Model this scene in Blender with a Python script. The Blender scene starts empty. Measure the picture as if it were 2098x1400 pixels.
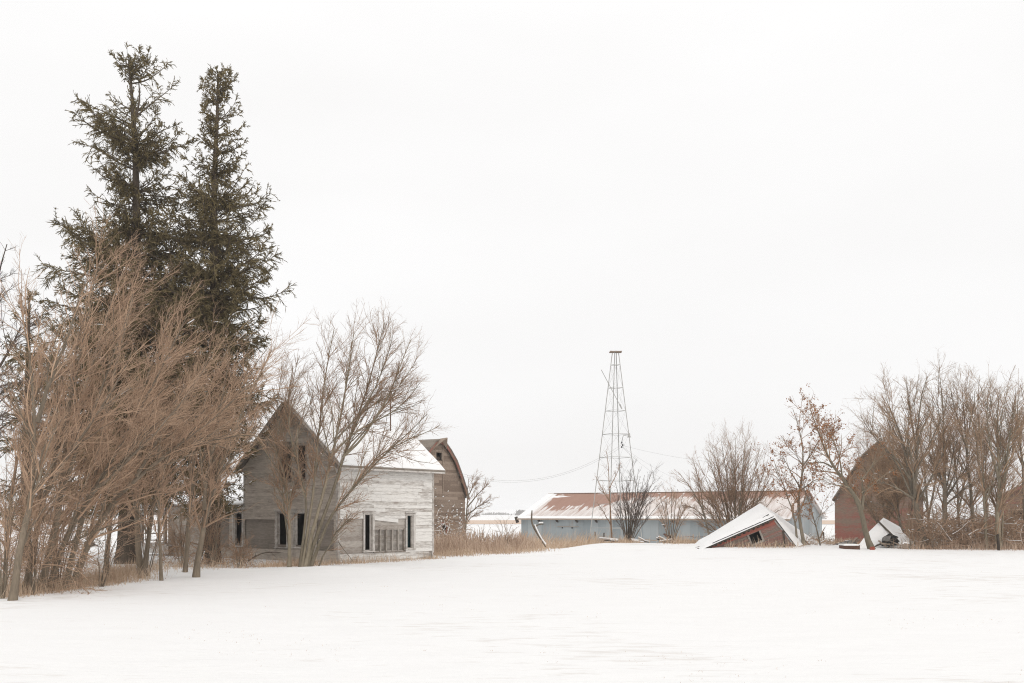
import bpy, math, random
import numpy as np
from mathutils import Vector, Matrix
R = math.radians
scene = bpy.context.scene
COL = scene.collection

# ------------------------------------------------------------------ camera
F = 2040.0; CH = 2.2; HY = 1052.0; CX = 1049.0
cam = bpy.data.cameras.new('camera'); camo = bpy.data.objects.new('camera', cam); COL.objects.link(camo)
cam.lens = 35.0; cam.sensor_width = 36.0; cam.clip_end = 12000; cam.clip_start = 0.1
cam.shift_y = (HY - 700.0) / 2098.0
camo.location = (0, 0, CH); camo.rotation_euler = (R(90), 0, 0)
scene.camera = camo

# ------------------------------------------------------------------ world (overcast sky) and sun
SUN_EL, SUN_AZ = R(42), R(158)      # azimuth clockwise from +Y (behind the camera, to the right)
w = bpy.data.worlds.new("World"); scene.world = w; w.use_nodes = True
nt = w.node_tree; nt.nodes.clear(); L_ = nt.links.new
out = nt.nodes.new('ShaderNodeOutputWorld'); bg = nt.nodes.new('ShaderNodeBackground')
sky = nt.nodes.new('ShaderNodeTexSky'); sky.sky_type = 'NISHITA'; sky.sun_disc = False
sky.sun_elevation = SUN_EL; sky.sun_rotation = SUN_AZ
hs = nt.nodes.new('ShaderNodeHueSaturation'); hs.inputs['Saturation'].default_value = 0.1
L_(sky.outputs[0], hs.inputs['Color'])
tc = nt.nodes.new('ShaderNodeTexCoord'); mp = nt.nodes.new('ShaderNodeMapping'); mp.inputs['Scale'].default_value = (1.2, 1.2, 3.5)
nz = nt.nodes.new('ShaderNodeTexNoise'); nz.inputs['Scale'].default_value = 1.6; nz.inputs['Detail'].default_value = 4; nz.inputs['Roughness'].default_value = .45
L_(tc.outputs['Generated'], mp.inputs[0]); L_(mp.outputs[0], nz.inputs['Vector'])
cr = nt.nodes.new('ShaderNodeValToRGB')
SKY = 9.5                            # cloud layer, divided by ten by the background strength
cr.color_ramp.elements[0].position = .3; cr.color_ramp.elements[0].color = (.970, .962, .957, 1)
cr.color_ramp.elements[1].position = .72; cr.color_ramp.elements[1].color = (1.045, 1.042, 1.042, 1)
L_(nz.outputs['Fac'], cr.inputs[0])
sc_ = nt.nodes.new('ShaderNodeVectorMath'); sc_.operation = 'SCALE'; sc_.inputs['Scale'].default_value = SKY
sx_ = nt.nodes.new('ShaderNodeSeparateXYZ'); L_(tc.outputs['Generated'], sx_.inputs[0])   # an overcast sky is brighter overhead
mr = nt.nodes.new('ShaderNodeMapRange'); mr.inputs[1].default_value = 0; mr.inputs[2].default_value = .5; mr.inputs[3].default_value = .985; mr.inputs[4].default_value = 1.085; L_(sx_.outputs[2], mr.inputs[0])
sk = nt.nodes.new('ShaderNodeVectorMath'); sk.operation = 'SCALE'; L_(cr.outputs[0], sk.inputs[0]); L_(mr.outputs[0], sk.inputs['Scale'])
L_(sk.outputs[0], sc_.inputs[0])
mx = nt.nodes.new('ShaderNodeMix'); mx.data_type = 'RGBA'; mx.inputs[0].default_value = .96
L_(hs.outputs[0], mx.inputs[6]); L_(sc_.outputs[0], mx.inputs[7])
L_(mx.outputs[2], bg.inputs[0]); bg.inputs[1].default_value = 0.1
L_(bg.outputs[0], out.inputs[0])

sd = bpy.data.lights.new('sun', 'SUN'); sun = bpy.data.objects.new('sun', sd); COL.objects.link(sun)
sd.energy = 0.7; sd.angle = R(20); sd.color = (1, .95, .88)
dv = Vector((math.sin(SUN_AZ) * math.cos(SUN_EL), math.cos(SUN_AZ) * math.cos(SUN_EL), math.sin(SUN_EL)))
sun.rotation_euler = dv.to_track_quat('Z', 'Y').to_euler()
sun.location = (30, -40, 60)

vs = scene.view_settings
vs.view_transform = 'Standard'; vs.look = 'None'; vs.exposure = 0.0; vs.gamma = 1; vs.use_curve_mapping = False
scene.cycles.use_denoising = True; scene.cycles.denoiser = 'OPENIMAGEDENOISE'; scene.cycles.denoising_input_passes = 'RGB_ALBEDO_NORMAL'; scene.cycles.denoising_prefilter = 'NONE'; scene.cycles.filter_width = 1.1
scene.cycles.max_bounces = 6; scene.cycles.diffuse_bounces = 3; scene.cycles.volume_bounces = 1
scene.cycles.transparent_max_bounces = 6

# ------------------------------------------------------------------ helpers
def ss(a, b, x):
    t = np.clip((np.asarray(x, float) - a) / (b - a), 0, 1); return t * t * (3 - 2 * t)

def gz(x, y):
    """height of the snow"""
    x = np.asarray(x, float); y = np.asarray(y, float)
    s = x / np.maximum(y, 1.0)
    dip = -0.95 * ss(63, 92, y)
    mound = 0.30 * np.exp(-((y - 63) / 5.5) ** 2) * ss(.045, .095, s) * (1 - ss(.30, .36, s)) \
          + 0.10 * np.exp(-((y - 58) / 6) ** 2) * ss(.16, .22, s)
    ditch = -0.22 * np.exp(-((y - 68) / 7) ** 2) * (1 - ss(.03, .08, s)) * ss(-.06, -.01, s)
    near = (1 - ss(70, 110, y))
    wav = near * (0.05 * np.sin(x * .21 + 1.3 + .4 * np.sin(y * .11)) * np.cos(y * .17 + .6) + 0.018 * np.sin(x * .83 + y * .31) * np.sin(y * .57 + 2)
                  + 0.006 * np.sin(x * 2.3 + 1.7 * np.sin(y * .9)) * np.sin(y * 2.1 + x * .3))
    drift = 0.16 * np.exp(-((y - 38.5 - .1 * x) / 2.6) ** 2) * ss(-.48, -.36, s) * (1 - ss(-.2, -.1, s)) * (1 + .5 * np.sin(x * .8))
    return dip + mound + wav + ditch + drift

def g1(x, y): return float(gz(x, y))
def ax(px, D): return (px - CX) / F * D
def az(py, D): return CH + (HY - py) / F * D
def at(px, py, D): return Vector((ax(px, D), D, az(py, D)))

def mesh_np(name, V, Fc, smooth=False, rnd=None):
    """V (n,3), Fc: list of (m,k) face index arrays"""
    me = bpy.data.meshes.new(name)
    V = np.ascontiguousarray(V, np.float32)
    me.vertices.add(len(V)); me.vertices.foreach_set('co', V.ravel())
    Fc = [np.asarray(f, np.int32) for f in Fc if len(f)]
    nl = sum(f.size for f in Fc); npoly = sum(len(f) for f in Fc)
    me.loops.add(nl); me.polygons.add(npoly)
    me.loops.foreach_set('vertex_index', np.concatenate([f.ravel() for f in Fc]))
    st = []; o = 0
    for f in Fc:
        st.append(o + np.arange(len(f), dtype=np.int32) * f.shape[1]); o += f.size
    me.polygons.foreach_set('loop_start', np.concatenate(st).astype(np.int32))
    if smooth: me.polygons.foreach_set('use_smooth', np.ones(npoly, bool))
    me.update(calc_edges=True)
    if rnd is not None:
        a = me.attributes.new('rnd', 'FLOAT', 'POINT'); a.data.foreach_set('value', np.ascontiguousarray(rnd, np.float32))
    return me

def tubes(P, Rd, S, rng):
    N, K, _ = P.shape
    T = np.gradient(P, axis=1); T /= np.linalg.norm(T, axis=2, keepdims=True) + 1e-9
    ref = rng.normal(size=(N, 1, 3)); U = ref - T * np.sum(T * ref, 2, keepdims=True); U /= np.linalg.norm(U, axis=2, keepdims=True) + 1e-9
    W = np.cross(T, U)
    th = np.arange(S) * 2 * math.pi / S
    V = P[:, :, None, :] + Rd[:, :, None, None] * (np.cos(th)[None, None, :, None] * U[:, :, None, :] + np.sin(th)[None, None, :, None] * W[:, :, None, :])
    base = (np.arange(N) * K * S)[:, None, None]; k = (np.arange(K - 1) * S)[None, :, None]; j = np.arange(S)[None, None, :]; j2 = (j + 1) % S
    q = np.stack([base + k + j, base + k + j2, base + k + S + j2, base + k + S + j], -1).reshape(-1, 4)
    return V.reshape(-1, 3), q

class Geo:
    """collects tubes and quads as numpy blocks into one mesh"""
    def __init__(s): s.V = []; s.F = {}; s.n = 0; s.r = []
    def add(s, V, q, rnd=None):
        s.F.setdefault(q.shape[1], []).append(q + s.n); s.V.append(V); s.n += len(V)
        s.r.append(np.full(len(V), .5) if rnd is None else rnd)
    def tubes(s, P, Rd, S, rng):
        if len(P) == 0: return
        V, q = tubes(P, Rd, S, rng)
        s.add(V, q, np.repeat(rng.random(len(P)), P.shape[1] * S))
    def build(s, name, mat, parent=None, origin=(0, 0, 0), smooth=True):
        V = np.concatenate(s.V) - np.array(origin)[None]
        me = mesh_np(name, V, [np.concatenate(f) for f in s.F.values()], smooth, np.concatenate(s.r))
        me.materials.append(mat)
        o = bpy.data.objects.new(name, me); COL.objects.link(o)
        if parent is not None: o.parent = parent
        return o

class MB:
    """boxes and polygons, each with a random value of its own"""
    def __init__(s, seed=0): s.V = []; s.F = []; s.r = []; s.rg = random.Random(seed)
    def poly(s, pts, rv=None):
        i = len(s.V); s.V += [tuple(p) for p in pts]; s.F.append(tuple(range(i, i + len(pts))))
        s.r += [s.rg.random() if rv is None else rv] * len(pts)
    def hexa(s, p, rv=None):
        """8 points: bottom ring then top ring"""
        i = len(s.V); s.V += [tuple(q) for q in p]
        for f in ((3, 2, 1, 0), (4, 5, 6, 7), (0, 1, 5, 4), (1, 2, 6, 5), (2, 3, 7, 6), (3, 0, 4, 7)): s.F.append(tuple(i + k for k in f))
        s.r += [s.rg.random() if rv is None else rv] * 8
    def box(s, c0, c1, rv=None):
        x0, y0, z0 = c0; x1, y1, z1 = c1
        s.hexa([(x0, y0, z0), (x1, y0, z0), (x1, y1, z0), (x0, y1, z0), (x0, y0, z1), (x1, y0, z1), (x1, y1, z1), (x0, y1, z1)], rv)
    def fbox(s, fr, s0, s1, n0, n1, z0, z1, rv=None):
        s.hexa([fr.p(a, b, c) for c in (z0, z1) for a, b in ((s0, n0), (s1, n0), (s1, n1), (s0, n1))], rv)
    def slab(s, quad, t, rv=None):
        q = [Vector(p) for p in quad]; n = (q[1] - q[0]).cross(q[-1] - q[0]).normalized()
        if n.z < 0: n = -n
        k = len(q); i = len(s.V); s.V += [tuple(p) for p in q] + [tuple(p + n * t) for p in q]
        s.F.append(tuple(i + j for j in reversed(range(k)))); s.F.append(tuple(i + k + j for j in range(k)))
        for j in range(k): s.F.append((i + j, i + (j + 1) % k, i + k + (j + 1) % k, i + k + j))
        s.r += [s.rg.random() if rv is None else rv] * (2 * k)
    def beam(s, a, b, w_, h_=None, rv=None):
        a = Vector(a); b = Vector(b); h_ = h_ or w_; d = (b - a).normalized()
        u = d.cross(Vector((0, 0, 1)));
        if u.length < 1e-3: u = Vector((1, 0, 0))
        u.normalize(); v = u.cross(d)
        s.hexa([c + u * (x * w_ / 2) + v * (y * h_ / 2) for c in (a, b) for x, y in ((-1, -1), (1, -1), (1, 1), (-1, 1))], rv)
    def rod(s, a, b, r0, r1=None, n=6):
        a = Vector(a); b = Vector(b); r1 = r0 if r1 is None else r1; d = (b - a).normalized()
        u = d.cross(Vector((.3, .2, 1))).normalized(); v = u.cross(d); i = len(s.V)
        for c, r in ((a, r0), (b, r1)):
            for k in range(n):
                t = 2 * math.pi * k / n; s.V.append(tuple(c + (u * math.cos(t) + v * math.sin(t)) * r))
        for k in range(n): s.F.append((i + k, i + (k + 1) % n, i + n + (k + 1) % n, i + n + k))
        s.F.append(tuple(i + k for k in reversed(range(n)))); s.F.append(tuple(i + n + k for k in range(n)))
        s.r += [s.rg.random()] * (2 * n)
    def build(s, name, mat, parent=None, origin=None, smooth=False):
        me = bpy.data.meshes.new(name)
        V = s.V if origin is None else [(p[0] - origin[0], p[1] - origin[1], p[2] - origin[2]) for p in s.V]
        me.from_pydata(V, [], s.F); me.update()
        a = me.attributes.new('rnd', 'FLOAT', 'POINT'); a.data.foreach_set('value', np.array(s.r, np.float32))
        if smooth: me.polygons.foreach_set('use_smooth', np.ones(len(me.polygons), bool))
        me.materials.append(mat)
        o = bpy.data.objects.new(name, me); COL.objects.link(o)
        if parent is not None: o.parent = parent
        return o

class Frame:
    def __init__(s, O, S, N): s.O = Vector(O); s.S = Vector(S); s.N = Vector(N)
    def p(s, a, n, z): return s.O + s.S * a + s.N * n + Vector((0, 0, z))

def thing(name, label, cat, loc=(0, 0, 0), rotz=0, group=None):
    o = bpy.data.objects.new(name, None); COL.objects.link(o); o.empty_display_size = .3
    o.location = loc; o.rotation_euler = (0, 0, rotz); o['label'] = label; o['category'] = cat
    if group: o['group'] = group
    return o
def tag(o, label=None, cat=None, group=None, kind=None):
    if label: o['label'] = label
    if cat: o['category'] = cat
    if group: o['group'] = group
    if kind: o['kind'] = kind
    return o

# ------------------------------------------------------------------ materials
class NT:
    def __init__(s, name, rough=.9, spec=.15):
        s.m = bpy.data.materials.new(name); s.m.use_nodes = True; s.t = s.m.node_tree; s.b = s.t.nodes['Principled BSDF']
        s.b.inputs['Roughness'].default_value = rough; s.b.inputs['Specular IOR Level'].default_value = spec
    def n(s, t): return s.t.nodes.new(t)
    def l(s, a, b): s.t.links.new(a, b)
    def coord(s, scale=(1, 1, 1), rot=(0, 0, 0)):
        c = s.n('ShaderNodeTexCoord'); m = s.n('ShaderNodeMapping'); m.inputs['Scale'].default_value = scale; m.inputs['Rotation'].default_value = rot
        s.l(c.outputs['Object'], m.inputs[0]); return m.outputs[0]
    def noise(s, scale, detail=4, rough=.55, vec=None, sc=(1, 1, 1)):
        n = s.n('ShaderNodeTexNoise'); n.inputs['Scale'].default_value = scale; n.inputs['Detail'].default_value = detail; n.inputs['Roughness'].default_value = rough
        s.l(vec if vec is not None else s.coord(sc), n.inputs['Vector']); return n.outputs['Fac']
    def attr(s):
        a = s.n('ShaderNodeAttribute'); a.attribute_name = 'rnd'; return a.outputs['Fac']
    def math(s, op, a, b=None, c=None, clamp=False):
        m = s.n('ShaderNodeMath'); m.operation = op; m.use_clamp = clamp
        for i, v in enumerate((a, b, c)):
            if v is None: continue
            if isinstance(v, (int, float)): m.inputs[i].default_value = v
            else: s.l(v, m.inputs[i])
        return m.outputs[0]
    def ramp(s, f, stops):
        r = s.n('ShaderNodeValToRGB'); e = r.color_ramp.elements
        while len(e) < len(stops): e.new(.5)
        for i, (p, c) in enumerate(stops): e[i].position = p; e[i].color = (*c, 1) if len(c) == 3 else c
        s.l(f, r.inputs[0]); return r.outputs[0]
    def step(s, f, a, b):
        m = s.n('ShaderNodeMapRange'); m.inputs[1].default_value = a; m.inputs[2].default_value = b; m.clamp = True
        s.l(f, m.inputs[0]); return m.outputs[0]
    def mix(s, f, a, b):
        m = s.n('ShaderNodeMix'); m.data_type = 'RGBA'
        for i, v in ((0, f), (6, a), (7, b)):
            if isinstance(v, (int, float)): m.inputs[i].default_value = v
            elif isinstance(v, tuple): m.inputs[i].default_value = (*v, 1)
            else: s.l(v, m.inputs[i])
        return m.outputs[2]
    def bump(s, h, strength, dist):
        b = s.n('ShaderNodeBump'); b.inputs['Strength'].default_value = strength; b.inputs['Distance'].default_value = dist
        s.l(h, b.inputs['Height']); s.l(b.outputs[0], s.b.inputs['Normal'])
    def col(s, c):
        if isinstance(c, tuple): s.b.inputs['Base Color'].default_value = (*c, 1)
        else: s.l(c, s.b.inputs['Base Color'])
        return s.m

def m_snow():
    m = NT('snow_ground', .75, .2)
    a = m.noise(.55, 5, .6, sc=(1, 2.2, 1)); b = m.noise(5, 5, .65, sc=(.5, 1.6, 1)); c = m.noise(26, 3, .6)
    h = m.math('ADD', m.math('MULTIPLY', a, .6), m.math('ADD', m.math('MULTIPLY', b, .20), m.math('MULTIPLY', c, .05)))
    m.bump(h, .42, .3)
    crust = m.step(m.math('MULTIPLY', m.noise(.09, 3, .6), m.noise(2.6, 5, .7, sc=(.35, 1.2, 1))), .295, .375)
    return m.col(m.mix(crust, m.mix(a, (.86, .853, .845), (.915, .91, .905)), (.77, .745, .72)))
def m_snowcap():
    m = NT('snow_cap', .75, .2); m.bump(m.noise(3, 4), .3, .05); return m.col((.90, .895, .89))
def m_bark(name, a, b, sc=5):
    m = NT(name, .9, .1); f = m.noise(sc, 4, .6, sc=(1, 1, .35)); r = m.attr()
    c = m.mix(m.step(m.math('ADD', m.math('MULTIPLY', f, .55), m.math('MULTIPLY', m.noise(sc * 5, 4, .7, sc=(1, 1, .22)), .45)), .34, .64), a, b); g = m.math('MULTIPLY_ADD', r, .5, .75)
    v = m.n('ShaderNodeVectorMath'); v.operation = 'SCALE'; m.l(c, v.inputs[0]); m.l(g, v.inputs['Scale'])
    m.bump(m.noise(sc * 6, 3, .6, sc=(1, 1, .25)), .5, .02)
    return m.col(v.outputs[0])
def m_wood(name, paint, wood, dark, thr, soft=.16, streak=(.8, .8, 6), rv=.3, big=.35, zg=None):
    """weathered boards with what is left of their paint"""
    m = NT(name, .88, .12)
    st = m.noise(2.2, 6, .7, sc=streak); bg_ = m.noise(.45, 3, .5); fine = m.noise(9, 5, .7, sc=(streak[0] * .6, streak[1] * .6, streak[2] * .6))
    f = m.math('ADD', m.math('MULTIPLY_ADD', m.attr(), rv, -rv / 2), m.math('ADD', st, m.math('MULTIPLY_ADD', bg_, big, -big / 2)))
    if zg:      # paint has weathered off the upper wall first
        c = m.n('ShaderNodeTexCoord'); sx = m.n('ShaderNodeSeparateXYZ'); m.l(c.outputs['Object'], sx.inputs[0])
        f = m.math('ADD', f, m.math('MULTIPLY', m.math('SUBTRACT', zg[0], sx.outputs[2]), zg[1]))
    msk = m.step(f, thr - soft, thr + soft)
    wc = m.mix(m.step(fine, .3, .7), dark, wood)
    pc = m.mix(m.step(fine, .35, .62), tuple(p * .80 for p in paint), paint)
    m.bump(fine, .3, .01)
    return m.col(m.mix(msk, wc, pc))
def m_plain(name, a, b, scale=4, rough=.85, spec=.2, sc=(1, 1, 1), metal=0):
    m = NT(name, rough, spec); m.b.inputs['Metallic'].default_value = metal
    f = m.math('ADD', m.noise(scale, 5, .6, sc=sc), m.math('MULTIPLY_ADD', m.attr(), .5, -.25))
    return m.col(m.mix(m.step(f, .3, .7), a, b))

M = {}
M['snow'] = m_snow(); M['cap'] = m_snowcap()
M['bark_tan'] = m_bark('bark_tan', (.13, .105, .077), (.26, .21, .158))
M['twig_tan'] = m_bark('twig_tan', (.365, .243, .165), (.54, .38, .27))
M['bark_grey'] = m_bark('bark_grey', (.15, .125, .095), (.29, .245, .19))
M['twig_brown'] = m_bark('twig_brown', (.27, .175, .115), (.43, .295, .205))
M['bark_dark'] = m_bark('bark_dark', (.085, .07, .055), (.16, .13, .105))
M['twig_dark'] = m_bark('twig_dark', (.105, .08, .068), (.19, .15, .13))
M['bark_spruce'] = m_bark('bark_spruce', (.07, .055, .042), (.17, .135, .105), 8)
M['bark_olive'] = m_bark('bark_olive', (.165, .14, .10), (.30, .255, .19))
def m_needle():
    m = NT('spruce_needles', .8, .2); f = m.noise(.8, 3, .6); r = m.attr()
    c = m.mix(m.step(m.math('ADD', m.math('MULTIPLY', f, .6), m.math('MULTIPLY', r, .5)), .3, .8), (.085, .067, .032), (.255, .20, .105)); return m.col(c)
M['needle'] = m_needle()
M['leaf'] = m_plain('oak_leaf', (.25, .11, .045), (.41, .20, .095), 3)
M['grass'] = m_plain('dead_grass', (.42, .295, .20), (.64, .50, .375), .9)
M['weed'] = m_plain('brown_weed', (.33, .225, .16), (.55, .415, .315), .9)
M['siding_white'] = m_wood('siding_white', (.84, .81, .77), (.46, .41, .37), (.27, .235, .205), .40, .13, rv=.26, big=.25)
M['siding_grey'] = m_wood('siding_grey', (.61, .54, .47), (.39, .33, .28), (.235, .197, .165), .44, .20, rv=.2)
M['sheath'] = m_wood('sheathing', (.33, .285, .245), (.25, .215, .185), (.17, .145, .12), .5, .2)
M['sheath_pale'] = m_wood('sheathing_pale', (.56, .51, .46), (.40, .35, .31), (.24, .205, .175), .5, .2, streak=(1.2, 1.2, 4))
M['trim'] = m_wood('trim_white', (.66, .62, .58), (.40, .355, .315), (.22, .19, .165), .47, .15, streak=(1.5, 1.5, 1.5))
M['trim_grey'] = m_wood('trim_grey', (.44, .40, .36), (.30, .26, .225), (.16, .135, .11), .5, .15, streak=(1.5, 1.5, 1.5))
M['shingle'] = m_plain('old_shingles', (.13, .11, .095), (.25, .215, .18), 3)
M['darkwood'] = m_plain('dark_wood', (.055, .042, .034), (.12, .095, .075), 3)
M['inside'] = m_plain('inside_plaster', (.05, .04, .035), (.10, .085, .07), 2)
M['teal'] = m_plain('teal_panel', (.018, .06, .065), (.03, .09, .09), 2)
M['barn_grey'] = m_wood('barn_grey', (.47, .385, .315), (.35, .275, .22), (.22, .168, .13), .5, .2, streak=(3, 3, 5))
M['barn_old'] = m_wood('barn_old', (.38, .30, .24), (.265, .20, .155), (.15, .11, .085), .5, .2, streak=(3, 3, 5), rv=.5)
M['barn_red'] = m_wood('barn_red', (.30, .125, .098), (.265, .195, .152), (.175, .13, .10), .50, .16, streak=(.9, .9, 3.2), big=1.0, zg=(1.9, .085))
M['red_trim'] = m_wood('red_trim', (.33, .125, .10), (.30, .20, .16), (.19, .13, .10), .46, .14, streak=(2, 2, 2))
M['fascia_red'] = m_wood('fascia_red', (.345, .12, .09), (.27, .175, .14), (.16, .105, .08), .34, .12, streak=(2, 2, 2))
M['shed_red'] = m_wood('shed_red', (.29, .15, .122), (.25, .20, .165), (.15, .118, .095), .52, .12, streak=(1, 1, 5))
M['metal_pole'] = m_plain('galvanised_steel', (.34, .34, .33), (.48, .47, .45), 3, .5, .4)
M['rust'] = m_plain('rusty_iron', (.10, .055, .04), (.17, .09, .065), 5)
M['brick'] = m_plain('red_paint', (.33, .09, .06), (.42, .13, .09), 8)
M['wire'] = m_plain('wire', (.28, .27, .26), (.36, .35, .34), 1)
M['black'] = m_plain('black_iron_and_shade', (.02, .02, .02), (.04, .035, .03), 3)  # iron fittings, and the sheets that paint shade in the wrecked sheds
M['rock'] = m_plain('debris_grey', (.10, .095, .09), (.24, .225, .21), 5)
def m_metalwall():
    m = NT('corrugated_wall', .6, .3)
    st = m.noise(1.2, 5, .65, sc=(2.2, 2.2, .25)); b = m.noise(.5, 4, .6)
    f = m.math('ADD', m.math('MULTIPLY', m.attr(), .6), m.math('MULTIPLY', st, .6))
    c = m.mix(m.step(f, .2, .85), (.23, .262, .275), (.345, .375, .385))
    rs = m.step(m.math('MULTIPLY', m.noise(2.5, 4, .7, sc=(2.5, 2.5, .2)), b), .30, .40)
    return m.col(m.mix(m.math('MULTIPLY', rs, .5), c, (.33, .27, .23)))
M['metal_wall'] = m_metalwall()
def m_field():
    m = NT('stubble', 1, 0); return m.col(m.mix(m.noise(.05, 5, .7, sc=(.2, 1.6, 1)), (.56, .40, .29), (.76, .64, .55)))
M['field'] = m_field()

# ------------------------------------------------------------------ ground, fields
def build_ground():
    yy = np.concatenate([np.linspace(-40, 4, 12), np.geomspace(5, 130, 230), np.geomspace(136, 3400, 40)])
    sx = np.linspace(-1.6, 1.6, 330)
    Y, S = np.meshgrid(yy, sx, indexing='ij'); X = S * np.maximum(Y + 0, 30 + .2 * Y)
    Z = gz(X, Y)
    V = np.stack([X, Y, Z], -1).reshape(-1, 3); n = len(sx); r = np.arange(len(yy) - 1)[:, None] * n + np.arange(n - 1)[None]
    q = np.stack([r, r + 1, r + n + 1, r + n], -1).reshape(-1, 4)
    me = mesh_np('ground', V, [q], True); me.materials.append(M['snow'])
    o = bpy.data.objects.new('ground', me); COL.objects.link(o); tag(o, 'snow covered farmyard and open field', None, kind='structure')
    # stubble strip far off
    rg = np.random.default_rng(3); xs = np.linspace(-420, 330, 150)
    y0 = 288 + 6 * np.sin(xs * .05) + rg.normal(0, 1.5, 150); y1 = 452 + 12 * np.sin(xs * .03) + rg.normal(0, 4, 150)
    V = np.concatenate([np.stack([xs, y0, np.full(150, -.88)], -1), np.stack([xs, y1, np.full(150, -.88)], -1)])
    i = np.arange(149); q = np.stack([i, i + 1, i + 151, i + 150], -1)
    me = mesh_np('field', V, [q]); me.materials.append(M['field']); o = bpy.data.objects.new('field', me); COL.objects.link(o)
    tag(o, 'strip of tan stubble field beyond the yard', None, kind='structure')
build_ground()

def build_hills():
    rg = np.random.default_rng(9)
    a = np.linspace(-1.3, 1.3, 260); V = []; 
    for D, hgt in ((2300, 0), (2700, 9), (3300, 6)):
        h = hgt * (1 + .5 * np.sin(a * 9 + 1) + .3 * np.sin(a * 23)) - 1.0
        V.append(np.stack([a * D, np.full(260, D), h], -1))
    V = np.concatenate(V); i = np.arange(259)
    q = np.concatenate([np.stack([i + k * 260, i + 1 + k * 260, i + 1 + (k + 1) * 260, i + (k + 1) * 260], -1) for k in (0, 1)])
    me = mesh_np('hills', V, [q], True); me.materials.append(M['snow']); o = bpy.data.objects.new('hills', me); COL.objects.link(o)
    tag(o, 'low snowy rise on the horizon', None, kind='structure')
build_hills()

# ------------------------------------------------------------------ clapboards
def boards(mb, fr, z0, z1, e, span, holes, lip=.026, seed=1, gap=.0, miss=.0, joint=3.2):
    rg = random.Random(seed); z = z0
    while z < z1 - .01:
        zt = min(z + e, z1); zm = (z + zt) / 2; lo, hi = span(zm)
        lo2, hi2 = span(z); lo3, hi3 = span(zt)
        iv = [(lo, hi)]
        for (a, b, c, d) in holes:
            if c <= zm <= d:
                nv = []
                for (p, q) in iv:
                    if b <= p or a >= q: nv.append((p, q)); continue
                    if a > p: nv.append((p, a))
                    if b < q: nv.append((b, q))
                iv = nv
        for (p, q) in iv:
            if q - p < .02: continue
            s = p
            while s < q - 1e-4:
                t = min(q, s + rg.uniform(.5, 1.0) * joint)
                if q - t < .25: t = q
                if rg.random() >= miss:
                    j0, j1 = rg.uniform(-.007, .007), rg.uniform(-.007, .007); ln = lip * rg.uniform(.8, 1.25)
                    st, tt = s, t
                    if abs(s - lo) < 1e-6: s_b, s_t = lo2 if z1 - z0 > 5 and lo2 != lo3 else lo, lo3 if lo2 != lo3 else lo
                    else: s_b = s_t = s + .002
                    if abs(t - hi) < 1e-6: t_b, t_t = hi2, hi3
                    else: t_b = t_t = t - .002
                    if s_t > t_t: s_t = t_t = (s_t + t_t) / 2
                    rv = rg.random()
                    a = fr.p(s_b, ln, z + j0); b = fr.p(t_b, ln, z + j1); c = fr.p(t_t, .003, zt + .012); d = fr.p(s_t, .003, zt + .012)
                    mb.poly([a, b, c, d], rv); mb.poly([fr.p(s_b, 0, z + j0), fr.p(t_b, 0, z + j1), b, a], rv)
                s = t
        z = zt

# ------------------------------------------------------------------ farmhouse
AL = R(52); ca, sa = math.cos(AL), math.sin(AL); HX, HD = -7.63, 43.6
def u_of(px): s = (px - CX) / F; return (s * HD - HX) / (ca - s * sa)         # along the white side wall
def uz(px, py): return az(py, HD + sa * u_of(px))
def v_of(px): s = (px - CX) / F; return (s * HD - HX) / (-sa - s * ca)        # along the grey gable wall
def vz(px, py): return az(py, HD + ca * v_of(px))
def window(root, fr, s0, s1, z0, z1, trim, cap=True, sash=True, seed=0, casing=.10, right=None):
    f = MB(seed); c = casing
    f.fbox(fr, s0 - c, s0, .0, .045, z0, z1 + c); f.fbox(fr, s1, s1 + (right or c), .0, .045, z0, z1 + c)
    f.fbox(fr, s0, s1, .0, .043, z1, z1 + c)
    f.fbox(fr, s0, s0 + .03, -.14, -.002, z0, z1); f.fbox(fr, s1 - .03, s1, -.14, -.002, z0, z1); f.fbox(fr, s0 + .03, s1 - .03, -.14, -.002, z1 - .03, z1)
    o = f.build('window', trim, root)
    if cap:
        h = MB(seed + 1); h.fbox(fr, s0 - c - .05, s1 + c + .05, .0, .10, z1 + c + .003, z1 + c + .055); h.fbox(fr, s0 - c - .02, s1 + c + .02, .0, .06, z1 + c - .05, z1 + c); h.build('header', trim, o)
    s_ = MB(seed + 2); s_.fbox(fr, s0 - c - .04, s1 + c + .04, -.12, .085, z0 - .06, z0 - .003); s_.build('sill', trim, o)
    if sash:
        k = MB(seed + 3); k.fbox(fr, s1 - .075, s1 - .033, -.09, -.05, z0, z1 - .035); k.fbox(fr, s0 + .033, s1 - .08, -.09, -.05, z0, z0 + .045); k.build('sash', trim, o)
    return o

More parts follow.
